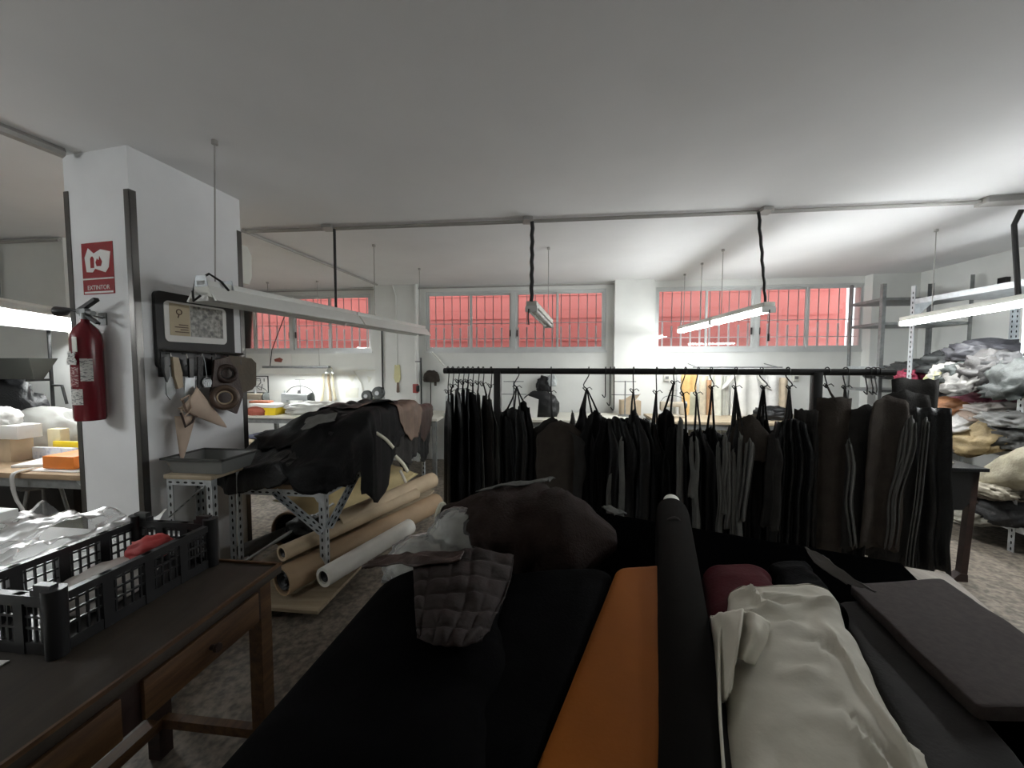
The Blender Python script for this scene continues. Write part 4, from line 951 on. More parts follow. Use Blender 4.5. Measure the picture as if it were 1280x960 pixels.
# ================================================================ GALVANISED SHELVING ON THE RIGHT WALL
def UV(px, py, t): return inv(MR, at_t(px, py, t))
US0, US1 = 3.63, 4.58          # front and back posts
VS = (1.55, 3.45, 4.42)
ZS = (.22, .80, 1.33, 2.16)
t = thing('storage_shelving', 'galvanised slotted-angle shelving piled with leather garments', 'shelving', MR @ V(4.1, 3.2, 0))
for v in VS:
    for u, dx in ((US0, 1), (US1, -1)):
        m = MB(MR); slotted(m, (u, v, 0), (u, v, 2.36 if v < 4 else 2.30), (dx, 0, 0), (0, -1, 0), .045); build('post', m, GALV, t)
for z in ZS:
    m = MB(MR); m.span((US0 + .005, VS[0], z - .012), (US1 - .005, VS[-1], z)); build('shelf_board', m, M_galv, t)
    m = MB(MR)
    for u in (US0 + .004, US1 - .008): m.span((u, VS[0], z - .05), (u + .004, VS[-1], z + .0))
    build('edge_beam', m, M_galv, t)
for v in VS[1:]:
    m = MB(MR); m.prism([(US0 + .02, v - .01, 2.15), (US0 + .22, v - .01, 2.15), (US0 + .02, v - .01, 1.95)], (0, .003, 0)); build('corner_plate', m, M_galv, t)
# dark shelving end by the window corner
t = thing('dark_shelving', 'dark metal shelving end in the corner by the window', 'shelving', MR @ V(4.2, 5.0, 0))
a_ = UV(1066, 372, 4.85); b_ = UV(1152, 372, 4.75)
ua, ub, va = a_.x, 4.66, 4.9
for u in (ua, ub):
    for v in (va, va + .5):
        m = MB(MR); m.angle((u, v, 0), (u, v, 2.42 if u == ua and v == va else 2.5), .04, .004, (1 if u == ua else -1, 0, 0), (0, 1 if v == va else -1, 0)); build('post', m, M_zinc, t)
for z in (.5, 1.2, 1.47, 1.98, 2.26):
    m = MB(MR); m.span((ua, va, z - .03), (ub, va + .5, z)); build('shelf_board', m, M_zinc if z != 1.47 else M_galv, t)
# brackets on the right wall
for k, (v, z) in enumerate(((4.7, 2.34), (4.05, 2.36))):
    m = MB(MR); m.span((UR - .05, v - .04, z - .08), (UR, v + .04, z + .08), .004); o = build('wall_bracket', m, M_iron); tag(o, ('dark bracket on the side wall above the far shelving post', 'dark bracket on the side wall above the middle of the shelving')[k], 'bracket')

gm_ = {}
def gmat(c, r=.65):
    c = tuple(x * (.26 if max(c) < .22 else .60) for x in c)
    return mat('garment_%02d_%02d_%02d' % tuple(int(99 * x) for x in c), c, r, var=.3, vs=10, bump=.25, bs=60)
def garment(px, py, w, d, h, zbase, uoff, col, label, seed, amp=.45, freq=2.0, sag=.0, name='leather_garment', cat='garment', rough=.6, off=0.0, vv=None, sub=4):
    """garment whose middle shows at px,py when lying at shelf depth u = US0 + uoff"""
    n = MR.to_3x3() @ V(-1, 0, 0)
    p = inv(MR, at_plane(px, py, MR @ V(US0 + uoff, 0, 0), n))
    m = MB(MR); crumple(m, (US0 + uoff, p.y, zbase + off), (d, w, h), seed, amp, freq, sag=sag, front=(-1, 0), sub=sub)
    o = build(name, m, gmat(col, rough), smooth=True); tag(o, label, cat, 'garments heaped on the galvanised shelving'); return o
S1, S2, S3, S4 = ZS
# upper shelf (z 1.33)
garment(1120, 455, .42, .5, .14, S3, .32, (.05, .05, .055), 'dark grey garment at the window end of the upper shelf', 21)
garment(1138, 458, .20, .20, .11, S3, .10, (.40, .03, .08), 'crimson pink garment corner at the window end of the upper shelf', 22, sag=.05)
garment(1152, 448, .40, .5, .20, S3, .30, (.09, .10, .10), 'slate grey garment heaped on the upper shelf', 23)
garment(1188, 450, .18, .30, .16, S3, .06, (.55, .53, .49), 'white garment with a crumpled front on the upper shelf', 24, .6, 2.4, sag=.1)
garment(1178, 466, .15, .22, .10, S3, .0, (.66, .62, .34), 'pale yellow garment spilling over the upper shelf edge', 25, .6, 2.4, sag=.14)
garment(1200, 436, .40, .5, .22, S3 + .08, .32, (.08, .08, .10), 'blue-grey garment on top of the white crumpled one', 26)
garment(1215, 450, .26, .40, .17, S3, .10, (.14, .17, .16), 'green-grey garment between the white and the silver garments', 27, .5)
garment(1222, 468, .30, .34, .16, S3, .02, (.30, .29, .27), 'silver grey garment draped over the upper shelf edge', 28, .6, 2.6, sag=.22)
garment(1250, 447, .34, .40, .26, S3, .10, (.17, .16, .155), 'mid grey garment with deep folds next to the slotted post', 29, .6, 2.4, sag=.06)
garment(1238, 425, .42, .5, .18, S3 + .2, .34, (.11, .11, .13), 'charcoal garment rising at the back of the upper shelf', 30)
garment(1292, 472, .36, .46, .22, S3 - .02, .04, (.12, .14, .13), 'sage grey garment pushed past the slotted post', 31, .5, 2.0, sag=.20)
garment(1290, 440, .5, .5, .28, S3, .2, (.06, .06, .07), 'black garment heap on the upper shelf beyond the slotted post', 32)
# middle shelf (z .80)
garment(1190, 545, .55, .6, .26, S2, .40, (.035, .035, .04), 'black garment underneath the pile at the window end of the middle shelf', 33)
garment(1200, 488, .75, .45, .16, S2 + .30, .42, (.04, .042, .045), 'long dark garment lying along the back of the middle shelf', 34, .3)
garment(1194, 508, .34, .36, .15, S2 + .24, .02, (.42, .18, .07), 'burnt orange garment on the middle shelf pile', 35, .35, 1.7, sag=.08)
garment(1232, 490, .32, .30, .12, S2 + .34, .14, (.40, .10, .16), 'rose pink garment on top of the middle shelf pile', 36, .5, 2.3)
garment(1240, 500, .34, .30, .10, S2 + .28, .08, (.68, .62, .58), 'cream white garment under the rose pink one', 37, .4, 2.0)
garment(1220, 510, .34, .34, .12, S2 + .20, .05, (.50, .38, .30), 'pale blush garment with a rolled collar', 38, .35, 1.8, sag=.06)
garment(1203, 528, .34, .36, .13, S2 + .14, -.03, (.74, .72, .69), 'bright white garment folded at the front of the middle shelf', 39, .25, 1.4, sag=.12)
garment(1250, 515, .36, .45, .18, S2 + .16, .2, (.04, .04, .045), 'black garment behind the blush one', 40, .4)
garment(1236, 541, .40, .42, .22, S2 + .0, .04, (.48, .36, .18), 'mustard tan garment with long folds on the middle shelf', 41, .5, 2.2, sag=.14)
garment(1226, 562, .26, .26, .10, S2 - .02, .0, (.36, .26, .12), 'darker tan sleeve hanging over the middle shelf edge', 42, .5, 2.2, sag=.16)
garment(1268, 528, .32, .34, .12, S2 + .20, .06, (.52, .52, .50), 'pale grey garment beside the slotted post on the middle shelf', 43, .5)
garment(1275, 548, .40, .4, .2, S2 + .02, .12, (.20, .20, .19), 'grey brown garment behind the slotted post', 44)
# cream sack hanging over the middle shelf past the post
n_ = MR.to_3x3() @ V(-1, 0, 0); p = inv(MR, at_plane(1268, 585, MR @ V(US0 - .10, 0, 0), n_))
t = thing('cream_garment', 'large cream garment hanging over the middle shelf beside the slotted post', 'garment', MR @ V(US0 - .1, p.y, .62), 'garments heaped on the galvanised shelving')
m = MB(MR)
def fn(q):
    k = 1 + .10 * ns(q * 2.2 + V(3, 3, 3)) + .05 * ns(q * 6)
    wd = lerp(.15, .21, smooth01((1 - q.z) / 2)); z = q.z * .22
    return V(US0 - .09 + q.x * .12 * k - .06 * max(0, -q.z), p.y - .05 + q.y * wd * k - .20 * q.z * .8, .72 + z * k)
m.ico(fn, 4); build('body', m, gmat((.66, .60, .44)), t, smooth=True)
m = MB(MR); crumple(m, (US0 - .17, p.y + .10, .46), (.16, .32, .10), 45, .6, 2.6); build('gathered_hem', m, gmat((.58, .52, .40)), t, smooth=True)
# bottom shelf
for k, (px, py, w, col, h, zo, lb) in enumerate(((1192, 648, .45, (.26, .20, .14), .12, 0, 'brown beige hides folded at the window end of the bottom shelf'), (1205, 632, .45, (.12, .10, .09), .10, .10, 'dark folded hides on top of the brown beige ones'),
       (1235, 640, .40, (.16, .11, .08), .12, .08, 'reddish brown folded hides at the middle of the bottom shelf'), (1228, 662, .34, (.50, .48, .40), .11, -.06, 'off-white garment hanging from the bottom shelf'), (1250, 625, .45, (.34, .28, .22), .1, .18, 'pale brown folded hides on top of the bottom shelf pile'),
       (1272, 640, .4, (.05, .05, .05), .2, 0, 'black garment on the bottom shelf beside the slotted post'))):
    garment(px, py, w, .45, h, S1 + zo, .05 if k == 3 else .14, col, lb, 50 + k, .35, 2.2, sag=.06)

# dark table behind the end of the rail, with folded hides on it
foot = at_z(1216, 738, 0.0); topc = at_z(1238, 586, .80)
Md = frame(6.4, (topc.x, topc.y, 0))
t = thing('dark_table', 'black wooden table with a deep apron behind the shelf end of the clothes rail', 'table', Md @ V(-.55, .3, 0))
M_darkwood = wood('dark_red_wood', (.018, .008, .006), (.035, .014, .010), 3)
m = MB(Md); m.span((-1.0, 0, .775), (0, .7, .80), .004); build('tabletop', m, M_hide, t)
m = MB(Md); m.prism([(-.98, .03, .77), (-.03, .03, .77), (-.05, .03, .60), (-.12, .03, .50), (-.98, .03, .50)], (0, .02, 0)); build('apron', m, M_iron, t)
for x, y in ((-.05, .05), (-.95, .05), (-.05, .65), (-.95, .65)):
    m = MB(Md); m.prism([(x - .02, y - .02, .775), (x + .02, y - .02, .775), (x + .02, y + .02, .775), (x - .02, y + .02, .775)], (-.04 if x > -.5 else 0, 0, -.775)); lg = build('leg', m, M_darkwood, t)
    m = MB(Md); x2 = x - (.04 if x > -.5 else 0); m.prism([(x2 - .09, y - .025, .0), (x2 + .025, y - .025, 0), (x2 + .022, y - .025, .05), (x2 - .02, y - .025, .06)], (0, .05, 0)); build('foot', m, M_darkwood, lg)
for k, (px, zo, col, lb) in enumerate(((-.3, 0, (.30, .27, .20), 'beige folded hide at the bottom of the stack on the black table'), (-.33, .045, (.10, .10, .09), 'dark grey folded hide in the stack on the black table'), (-.30, .09, (.06, .06, .06), 'black folded hide upper in the stack on the black table'), (-.40, .14, (.40, .40, .39), 'pale grey folded hide on top of the stack on the black table'))):
    m = MB(Md); crumple(m, (px, .26, .80 + zo), (.42, .40, .055), 60 + k, .18, 2.0, sag=.03, front=(1, 0)); o = build('folded_hide', m, gmat(col), smooth=True); tag(o, lb, 'hide', 'hides stacked on the black table')

# ================================================================ LEFT BAY BEYOND THE PILLAR
t = work_table('packing_table', 'packing table with slotted-angle braces in the bay beyond the pillar', -4.6, -2.62, 2.12, 2.95, .78, top_m=M_kraft, leg_m=M_zinc, shelf=.22)
m = MB(MR); m.beam((-3.12, 2.16, .74), (-2.80, 2.16, .46), .035, .006, up=(0, 1, 0)); m.beam((-4.1, 2.16, .74), (-4.4, 2.16, .46), .035, .006, up=(0, 1, 0)); build('brace', m, M_galv, t)
def LB_(px, py, v=2.35): return at_v(px, py, v)
def bay_box(px0, px1, py, v, h, dp, m_, name, label, cat, z=.78, rz=0.0, bevel=.004):
    a_, b_ = at_v(px0, py, v), at_v(px1, py, v); c_ = (a_.x + b_.x) / 2
    m = MB(MR @ Matrix.Translation(V(c_, v + dp / 2, z)) @ Matrix.Rotation(rz, 4, 'Z')); w = abs(b_.x - a_.x)
    m.span((-w / 2, -dp / 2, 0), (w / 2, dp / 2, h), bevel); o = build(name, m, m_); tag(o, label, cat); return c_
bay_box(53, 92, 580, 2.20, .085, .25, mat('orange_card', (.72, .20, .02), .55), 'orange_box', 'flat orange box at the table edge next to the pillar', 'box', z=.792)
bay_box(36, 96, 586, 2.17, .008, .35, M_paper, 'paper_sheet', 'white paper sheet under the orange box', 'paper')
bay_box(15, 50, 585, 2.25, .02, .22, M_paper, 'paper_stack', 'stack of white papers between the white box and the orange box', 'paper', rz=.3)
bay_box(-40, 14, 580, 2.35, .17, .13, M_card, 'cardboard_box', 'beige cardboard box under the white box', 'box')
bay_box(-55, 22, 550, 2.34, .10, .14, M_paper, 'white_box', 'flat white box on top of the beige cardboard box', 'box', z=.952)
bay_box(60, 76, 560, 2.52, .22, .06, mat('cream_card', (.72, .64, .42), .7), 'cream_box', 'upright cream box behind the orange box', 'box')
bay_box(66, 98, 562, 2.50, .13, .02, M_yel, 'yellow_folder', 'yellow folder standing behind the orange box', 'folder')
bay_box(40, 92, 566, 2.46, .09, .03, patches('blue_print', [(.70, .70, .68), (.65, .66, .70), (.35, .38, .5)], 25), 'printed_card', 'white printed card leaning behind the orange box', 'card')
p = at_v(20, 530, 2.42); m = MB(MR); crumple(m, (p.x - .10, 2.41, 1.053), (.24, .13, .12), 71, .3, 1.4); o = build('tissue_paper', m, M_paper, smooth=True); tag(o, 'crumpled white tissue on top of the white box', 'tissue')
p = at_v(52, 530, 2.75); m = MB(MR); crumple(m, (p.x, 2.78, .78), (.75, .25, .34), 72, .2, 1.5); o = build('plastic_bag', m, M_film2, smooth=True); tag(o, 'cloudy plastic bag heaped behind the white box', 'bag')
work_table('garment_table', 'long table with black garments at the side wall', -5.6, -3.0, 2.98, 3.18, .80, leg_m=M_zinc) if False else None
p = at_v(20, 500, 2.9); m = MB(MR); crumple(m, (p.x - .1, 2.80, .78), (1.0, .28, .62), 73, .25, 1.6); o = build('black_garments', m, M_hide, smooth=True); tag(o, 'heap of black garments at the back of the packing table', 'garment')
p = at_v(72, 508, 2.85); m = MB(MR); crumple(m, (p.x, 2.82, .78 + .3), (.16, .12, .10), 74, .4, 2.0); o = build('brown_scrap', m, mat('red_brown_scrap', (.40, .16, .10), .7), smooth=True); tag(o, 'red-brown leather scrap next to the black garments', 'leather') if False else bpy.data.objects.remove(o)
# grey hopper tray on a rod
t = thing('hopper_tray', 'dark grey tapered tray on a rod above the black garments', 'tray', MR @ at_v(28, 475, 2.6))
a_ = at_v(-40, 448, 2.7); b_ = at_v(53, 450, 2.7); zb_ = at_v(30, 474, 2.7).z
def tray_shell(mb, x0, x1, y0, y1, z0, z1, tap, th=.006):
    o_ = [[(x0 + tap, y0 + tap, z0), (x1 - tap, y0 + tap, z0), (x1 - tap, y1 - tap, z0), (x0 + tap, y1 - tap, z0)], [(x0, y0, z1), (x1, y0, z1), (x1, y1, z1), (x0, y1, z1)],
          [(x0 + th, y0 + th, z1), (x1 - th, y0 + th, z1), (x1 - th, y1 - th, z1), (x0 + th, y1 - th, z1)], [(x0 + tap + th, y0 + tap + th, z0 + th), (x1 - tap - th, y0 + tap + th, z0 + th), (x1 - tap - th, y1 - tap - th, z0 + th), (x0 + tap + th, y1 - tap - th, z0 + th)]]
    return mb.rings(o_)
M_tray = mat('dark_grey_tray', (.035, .037, .033), .5, var=.1)
m = MB(MR); tray_shell(m, a_.x, b_.x, 2.62, 2.80, zb_, a_.z, .06); build('tray', m, M_tray, t)
q = at_v(32, 430, 2.71); m = MB(MR); m.cyl((q.x, 2.86, .78), (q.x, 2.86, 1.82), .012); m.tube([(q.x, 2.86, zb_ - .06), (q.x + .1, 2.86, zb_ - .06), (q.x + .14, 2.86, zb_ - .22)], .01); m.beam((q.x, 2.86, zb_ - .01), (q.x, 2.70, zb_ - .01), .02, .02); build('rod', m, M_iron, t)
# strap hanging off the table, things below
a_ = at_v(17, 585, 2.10); m = MB(MR)
pts = rope([(a_.x, 2.2, .795), (a_.x, 2.10, .785), (a_.x + .01, 2.085, .70), at_v(21, 625, 2.08), at_v(29, 640, 2.06), at_v(28, 660, 2.04)])
for i_ in range(2): pass
def ribbon(mb, pts, w, axis): 
    vs = [[mb.v(Vector(p) - Vector(axis) * w / 2), mb.v(Vector(p) + Vector(axis) * w / 2)] for p in pts]
    for a, b in zip(vs, vs[1:]): mb.f([a[0], a[1], b[1], b[0]])
ribbon(m, pts, .035, (1, 0, 0)); o = build('webbing_strap', m, mat('grey_webbing', (.45, .44, .42), .8), smooth=True, solid=.003); tag(o, 'grey webbing strap hanging off the packing table', 'strap')
p = at_v(56, 625, 2.5)
t = thing('metal_stool', 'dark round stool under the packing table', 'stool', MR @ V(p.x, 2.5, .22))
m = MB(MR); m.lathe([(.13, 0), (.14, .012), (.13, .03)], (p.x, 2.5, .56), 22); build('seat', m, M_zinc, t)
for k in range(3):
    an = 2 * PI * k / 3 + .5; m = MB(MR); m.cyl((p.x + .09 * math.cos(an), 2.5 + .09 * math.sin(an), .56), (p.x + .15 * math.cos(an), 2.5 + .15 * math.sin(an), .22), .012); build('leg', m, M_zinc, t)
p = at_v(72, 640, 2.25); m = MB(MR); crumple(m, (p.x, 2.35, .22), (.7, .3, .16), 75, .25, 1.8); o = build('plastic_sheeting', m, mat('grey_green_sheet', (.24, .24, .19), .4), smooth=True); tag(o, 'grey green sheeting on the lower shelf of the packing table', 'sheeting')
a_, b_ = at_v(8, 655, 2.0), at_v(48, 643, 2.3)
m = MB(MR); m.beam((a_.x, 1.95, .42), (b_.x + .2, 2.35, .44), .05, .02); o = build('white_batten', m, M_white); tag(o, 'white batten poking out from under the packing table', 'batten')

# white melamine table with plastic sheeting, left of the wooden table
work_table('melamine_table', 'white melamine table behind the black plastic crate', -2.55, -1.66, .45, 1.50, .745, top_m=mat('melamine', (.74, .75, .74), .4, var=.03), leg_m=M_zinc)
M_sheetw = M_film
m = MB(MR)
def fn(a_, b_):
    x = lerp(-2.35, -1.69, a_); y = lerp(.75, 1.49, b_)
    z = .752 + .10 * max(0, ns((x * 4, y * 4, 1.0))) + .05 * abs(ns((x * 9, y * 7, 4.0))) + .06 * b_ * b_ + .03 * abs(ns((x * 20, y * 20, 2.0)))
    return (x, y, z)
m.sheet(fn, 46, 46); o = build('plastic_sheet', m, M_film, smooth=True); tag(o, 'clear crinkled plastic sheet on the white melamine table', 'plastic')
p = inv(MR, at_t(-2, 690, 1.62)); m = MB(MR); m.span((p.x - .25, p.y, .747), (p.x - .0, p.y + .07, .87), .004); o = build('white_carton', m, M_white); tag(o, 'white carton standing on the melamine table at the frame edge', 'carton')

# ================================================================ WOODEN DRAWER TABLE AND CRATE
M_tab = wood('worn_dark_top', (.020, .014, .009), (.038, .028, .018), 2.0, axis=(10, 1, 10), rough=.7)
M_apr = wood('worn_orange_wood', (.05, .021, .008), (.15, .075, .026), 2.2, axis=(14, 1, 14), rough=.55)
t = thing('drawer_table', 'old dark wooden table with worn drawers carrying the plastic crate', 'table', MR @ V(-1.3, .8, 0))
u0, u1, v0, v1, zt_ = -1.58, -1.02, -.1, 1.305, .745
m = MB(MR); m.span((u0, v0, zt_ - .03), (u1, v1, zt_), .004); build('tabletop', m, M_tab, t)
m = MB(MR); m.span((u1 - .008, v0, zt_ - .002), (u1, v1, zt_ + .010)); m.span((u0, v1 - .008, zt_ - .002), (u1, v1, zt_ + .008)); build('raised_edge', m, M_apr, t)
for u in (u0 + .08, u1 - .045):
    for v in (v0 + .05, v1 - .06):
        m = MB(MR); m.span((u - .025, v - .025, 0), (u + .025, v + .025, zt_ - .03)); build('leg', m, M_apr if u > -1.2 else M_darkwood, t)
m = MB(MR); m.span((u1 - .04, v0 + .07, zt_ - .155), (u1 - .02, v1 - .085, zt_ - .03)); m.span((u0 + .1, v1 - .06, zt_ - .155), (u1 - .07, v1 - .04, zt_ - .03)); m.span((u0 + .04, v0 + .07, zt_ - .155), (u0 + .06, v1 - .085, zt_ - .03)); build('apron', m, M_darkwood, t)
for a_, b_ in ((.82, 1.20), (.32, .77)):
    m = MB(MR); m.span((u1 - .022, a_, zt_ - .150), (u1 - .008, b_, zt_ - .045), .003); d_ = build('drawer', m, M_apr, t)
    m = MB(MR); m.lathe([(.008, 0), (.008, .012), (.014, .018), (.012, .026)], (u1 - .008, (a_ + b_) / 2, zt_ - .10), 12, (1, 0, 0)); build('knob', m, M_darkwood, d_)
m = MB(MR); m.span((u0 + .06, v0 + .05, .12), (u0 + .11, v1 - .06, .16)); m.span((u0 + .08, v1 - .075, .12), (u1 - .045, v1 - .045, .155)); build('stretcher', m, M_apr, t)
m = MB(MR); m.box((-1.36, .95, .7475), (.22, .30, .002), Matrix.Rotation(.05, 3, 'Z')); 
m2 = MB(MR); m2.box((-1.46, .66, .7475), (.20, .24, .003), Matrix.Rotation(.1, 3, 'Z')); o = build('paper_sheet', m2, M_paper); tag(o, 'white paper sheet on the wooden table beside the crate', 'paper'); m.bm.free()
# loose planks on the floor
for k, (a_, b_) in enumerate((((-1.32, .75), (-1.12, 1.30)), ((-1.08, .70), (-.80, 1.22)))):
    m = MB(MR); m.beam((a_[0], a_[1], .012), (b_[0], b_[1], .012), .10, .02); o = build('floor_plank', m, wood('plank_%d' % k, (.16, .10, .06), (.30, .20, .12), 2)); tag(o, ('loose plank on the floor under the wooden table', 'loose plank on the floor beside the wooden table')[k], 'plank')
# crate
cu0, cu1, cv0, cv1, cz0, cz1 = -1.585, -1.275, .82, 1.27, .747, .905
t = thing('plastic_crate', 'black plastic crate with slatted sides on the wooden table', 'crate', MR @ V((cu0 + cu1) / 2, (cv0 + cv1) / 2, cz0))
m = MB(MR); m.span((cu0 + .01, cv0 + .01, cz0), (cu1 - .01, cv1 - .01, cz0 + .01)); build('base', m, M_plast_k, t)
def crate_side(A, B, dip=0.0, panels=4):
    A, B = Vector(A), Vector(B); L = (B - A).length; d = (B - A).normalized(); mm = MB(MR); th = .012; hh = cz1 - cz0
    def bar(s0, s1, z0, z1, tt=th): mm.beam(A + d * s0 + V(0, 0, (z0 + z1) / 2), A + d * s1 + V(0, 0, (z0 + z1) / 2), tt, z1 - z0)
    bar(0, L, 0, .03)
    bar(0, L, hh - .022, hh + .0, .02)
    for k in range(panels + 1):
        s = L * k / panels; bar(max(0, s - .014), min(L, s + .014), 0, hh, .016)
    for k in range(panels):
        for j in range(1, 5):
            s = L * (k + j / 5) / panels; bar(s - .0025, s + .0025, .03, hh - .02, .006)
    for z in (.065, .095, .125): bar(0, L, z, z + .006, .007)
    if dip:
        bar(0, L * .16, hh, hh + .03, .018); bar(L * .84, L, hh, hh + .03, .018); bar(L * .12, L * .2, hh, hh + .015, .016); bar(L * .8, L * .88, hh, hh + .015, .016)
    return build('slatted_side', mm, M_plast_k, t)
crate_side((cu0, cv0, cz0), (cu1, cv0, cz0), 1, 3); crate_side((cu0, cv1, cz0), (cu1, cv1, cz0), 1, 3)
crate_side((cu0, cv0, cz0), (cu0, cv1, cz0)); crate_side((cu1, cv0, cz0), (cu1, cv1, cz0))
for u in (cu0, cu1):
    for v in (cv0, cv1):
        m = MB(MR); m.cyl((u, v, cz0), (u, v, cz1 + .02), .022, .024, 12); build('corner_column', m, M_plast_k, t)
p = (cu0 + .155, cv0 + .22, cz0 + .012)
m = MB(MR); crumple(m, p, (.17, .26, .09), 81, .2, 1.8); o = build('white_cloth', m, mat('white_rag', (.62, .58, .54), .8), smooth=True); tag(o, 'white rag lying in the black crate', 'cloth')
m = MB(MR); crumple(m, (cu0 + .19, cv0 + .34, cz0 + .09), (.11, .11, .06), 82, .3, 1.6); o = build('red_cloth', m, mat('red_rag', (.45, .05, .05), .7), smooth=True); tag(o, 'small red cloth on the rag in the black crate', 'cloth')

bay_box(-60, 92, 620, 2.62, .40, .22, M_iron, 'darkening_chest', 'black chest added to darken the lower shelf of the packing table', 'chest', z=.225)  # dark box added to keep the space under the table dark
# ================================================================ SLOTTED-ANGLE TABLE WITH BLACK HIDES
u0, u1, v0, v1, zt_ = -2.12, -1.45, 2.25, 4.15, .725
t = thing('slotted_angle_table', 'slotted-angle steel table buried under black hides', 'table', MR @ V(-1.8, 3.2, 0))
m = MB(MR); m.span((u0, v0, zt_ - .03), (u1, v1, zt_), .003); build('tabletop', m, M_kraft, t)
for u, dx in ((u0, 1), (u1, -1)):
    for v, dy in ((v0, 1), (v1, -1)):
        m = MB(MR); slotted(m, (u, v, 0), (u, v, zt_ - .03), (dx, 0, 0), (0, dy, 0), .042); build('leg', m, GALV, t)
for nm, a_, b_, dx, dy in (('near_rail', (u0, v0, zt_ - .03), (u1, v0, zt_ - .03), (0, 0, -1), (0, 1, 0)), ('side_rail', (u1, v0, zt_ - .03), (u1, v1, zt_ - .03), (0, 0, -1), (-1, 0, 0))):
    m = MB(MR); slotted(m, a_, b_, dx, dy, .042); build(nm, m, GALV, t)
m = MB(MR); m.prism([(u1 - .02, v0 - .004, zt_ - .05), (u1 - .34, v0 - .004, zt_ - .05), (u1 - .30, v0 - .004, zt_ - .05 ), (u1 - .02, v0 - .004, zt_ - .27)], (0, .003, 0)); m.bm.free()
m = MB(MR); slotted(m, (u1 - .34, v0 - .003, zt_ - .05), (u1 - .02, v0 - .003, zt_ - .30), (.6, 0, .8), (0, -1, 0), .035); build('brace', m, GALV, t)
m = MB(MR); slotted(m, (u1 + .003, v0 + .02, zt_ - .28), (u1 + .003, v0 + .36, zt_ - .05), (0, -.6, .8), (1, 0, 0), .035); build('brace', m, GALV, t)
m = MB(MR); m.prism([(u1, v0 - .005, zt_ - .03), (u1 - .09, v0 - .005, zt_ - .03), (u1 - .05, v0 - .005, zt_ - .10), (u1, v0 - .005, zt_ - .12)], (0, .003, 0)); build('corner_plate', m, M_galv, t)
m = MB(MR); m.span((u0 + .01, v0 - .25, .06), (u1 + .10, v1, .08)); build('lower_shelf', m, M_bench, t)
# the pile of hides
def pile(u, v):
    a = smooth01((v - 2.20) / .55); b = smooth01((v - 2.9) / 1.2)
    k = (.07 + .27 * a - .08 * b) + .05 * ns((u * 4, v * 4, 3.0))
    return k * (.55 + .45 * smooth01((u + 2.15) / .45))
rect = (u0, u1 - .03, v0 + .02, v1)
hs = [(( -1.66, 3.85), (.50, .46), .3, 1, .065, M_hidebr, 'dark brown hide at the window end of the pile on the slotted table', 4, .16),
      ((-1.56, 3.42), (.46, .30), .5, 2, .085, M_tan, 'taupe leather hide on the pile on the slotted table', 3, .12),
      ((-1.42, 3.70), (.52, .52), .2, 3, .035, M_hide, 'black hide draped over the table side at the window end of the pile', 5, .3),
      ((-1.46, 3.25), (.56, .50), .5, 4, .05, M_hideg, 'charcoal hide sticking out under the big black hide', 4, .25),
      ((-1.84, 2.62), (.48, .56), .1, 5, .055, M_hide, 'black hide hanging over the near edge of the slotted table', 3, .12),
      ((-1.50, 2.86), (.60, .66), .20, 6, .075, M_hide2, 'big black hide with pointed tails over the table corner', 5, .30),
      ((-1.80, 3.20), (.36, .36), .4, 7, .095, M_hide, 'black hide crumpled on top of the pile next to the sewing table', 4, .2)]
for c_, r_, ro, sd, li, mm, lb, lg, jg in hs:
    m = MB(MR); drape(m, rect, zt_, pile, c_, r_, ro, sd * 1.37, li, na=96, nr=34, legs=lg, jag=jg, rip=.05)
    o = build('black_hide' if 'black' in lb else 'leather_hide', m, mm, smooth=True, solid=.003); tag(o, lb, 'hide', 'hides piled on the slotted table')
m = MB(MR); drape(m, rect, zt_, pile, (-1.66, 2.55), (.12, .07), .3, 3.3, .115, na=40, nr=10, jag=.3); o = build('grey_scrap', m, M_hidel, smooth=True, solid=.003); tag(o, 'grey leather scrap lying on the big black hide', 'scrap')
for k, (pt, w, mm, lb) in enumerate((([(470, 541), (482, 549), (492, 560)], .03, mat('cream_edge', (.62, .60, .48), .6), 'cream leather strip showing between the black hides'), ([(494, 570), (504, 580), (510, 590)], .035, mat('cream_edge', (.62, .60, .48), .6), 'second cream leather strip lower between the black hides'), ([(500, 588), (505, 598), (508, 606)], .03, mat('pale_stripe', (.5, .47, .40), .6), 'pale strip of leather at the bottom of the gap between the hides'))):
    P3 = [inv(MR, at_plane(x, y, MR @ V(u1 + .115, 0, 0), MR.to_3x3() @ V(1, 0, 0))) for x, y in pt]
    m = MB(MR); ribbon(m, rope([V(u1 + .115, p.y, p.z) for p in P3], 5), w, (.25, .8, .5)); o = build('leather_strip', m, mm, smooth=True, solid=.004); tag(o, lb, 'leather strip')

# stand with the grey tray by the pillar
t = thing('angle_stand', 'slotted-angle stand with a pale top against the pillar', 'stand', MR @ V(-2.1, 2.1, 0))
m = MB(MR); m.span((-2.27, 1.97, .83), (-1.96, 2.20, .855), .003); build('top', m, M_bench, t)
for u, dx in ((-2.26, 1), (-1.97, -1)):
    for v, dy in ((1.98, 1), (2.19, -1)):
        m = MB(MR); slotted(m, (u, v, 0), (u, v, .83), (dx, 0, 0), (0, dy, 0), .036); build('leg', m, GALV, t)
m = MB(MR); slotted(m, (-2.26, 1.978, .83), (-1.97, 1.978, .83), (0, 0, -1), (0, 1, 0), .036); build('rail', m, GALV, t)
m = MB(MR); slotted(m, (-2.24, 1.975, .60), (-2.02, 1.975, .78), (.5, 0, .8), (0, -1, 0), .03); build('brace', m, GALV, t)
t = thing('grey_tray', 'grey plastic tray with sloping sides on the slotted-angle stand', 'tray', MR @ V(-2.1, 2.1, .86))
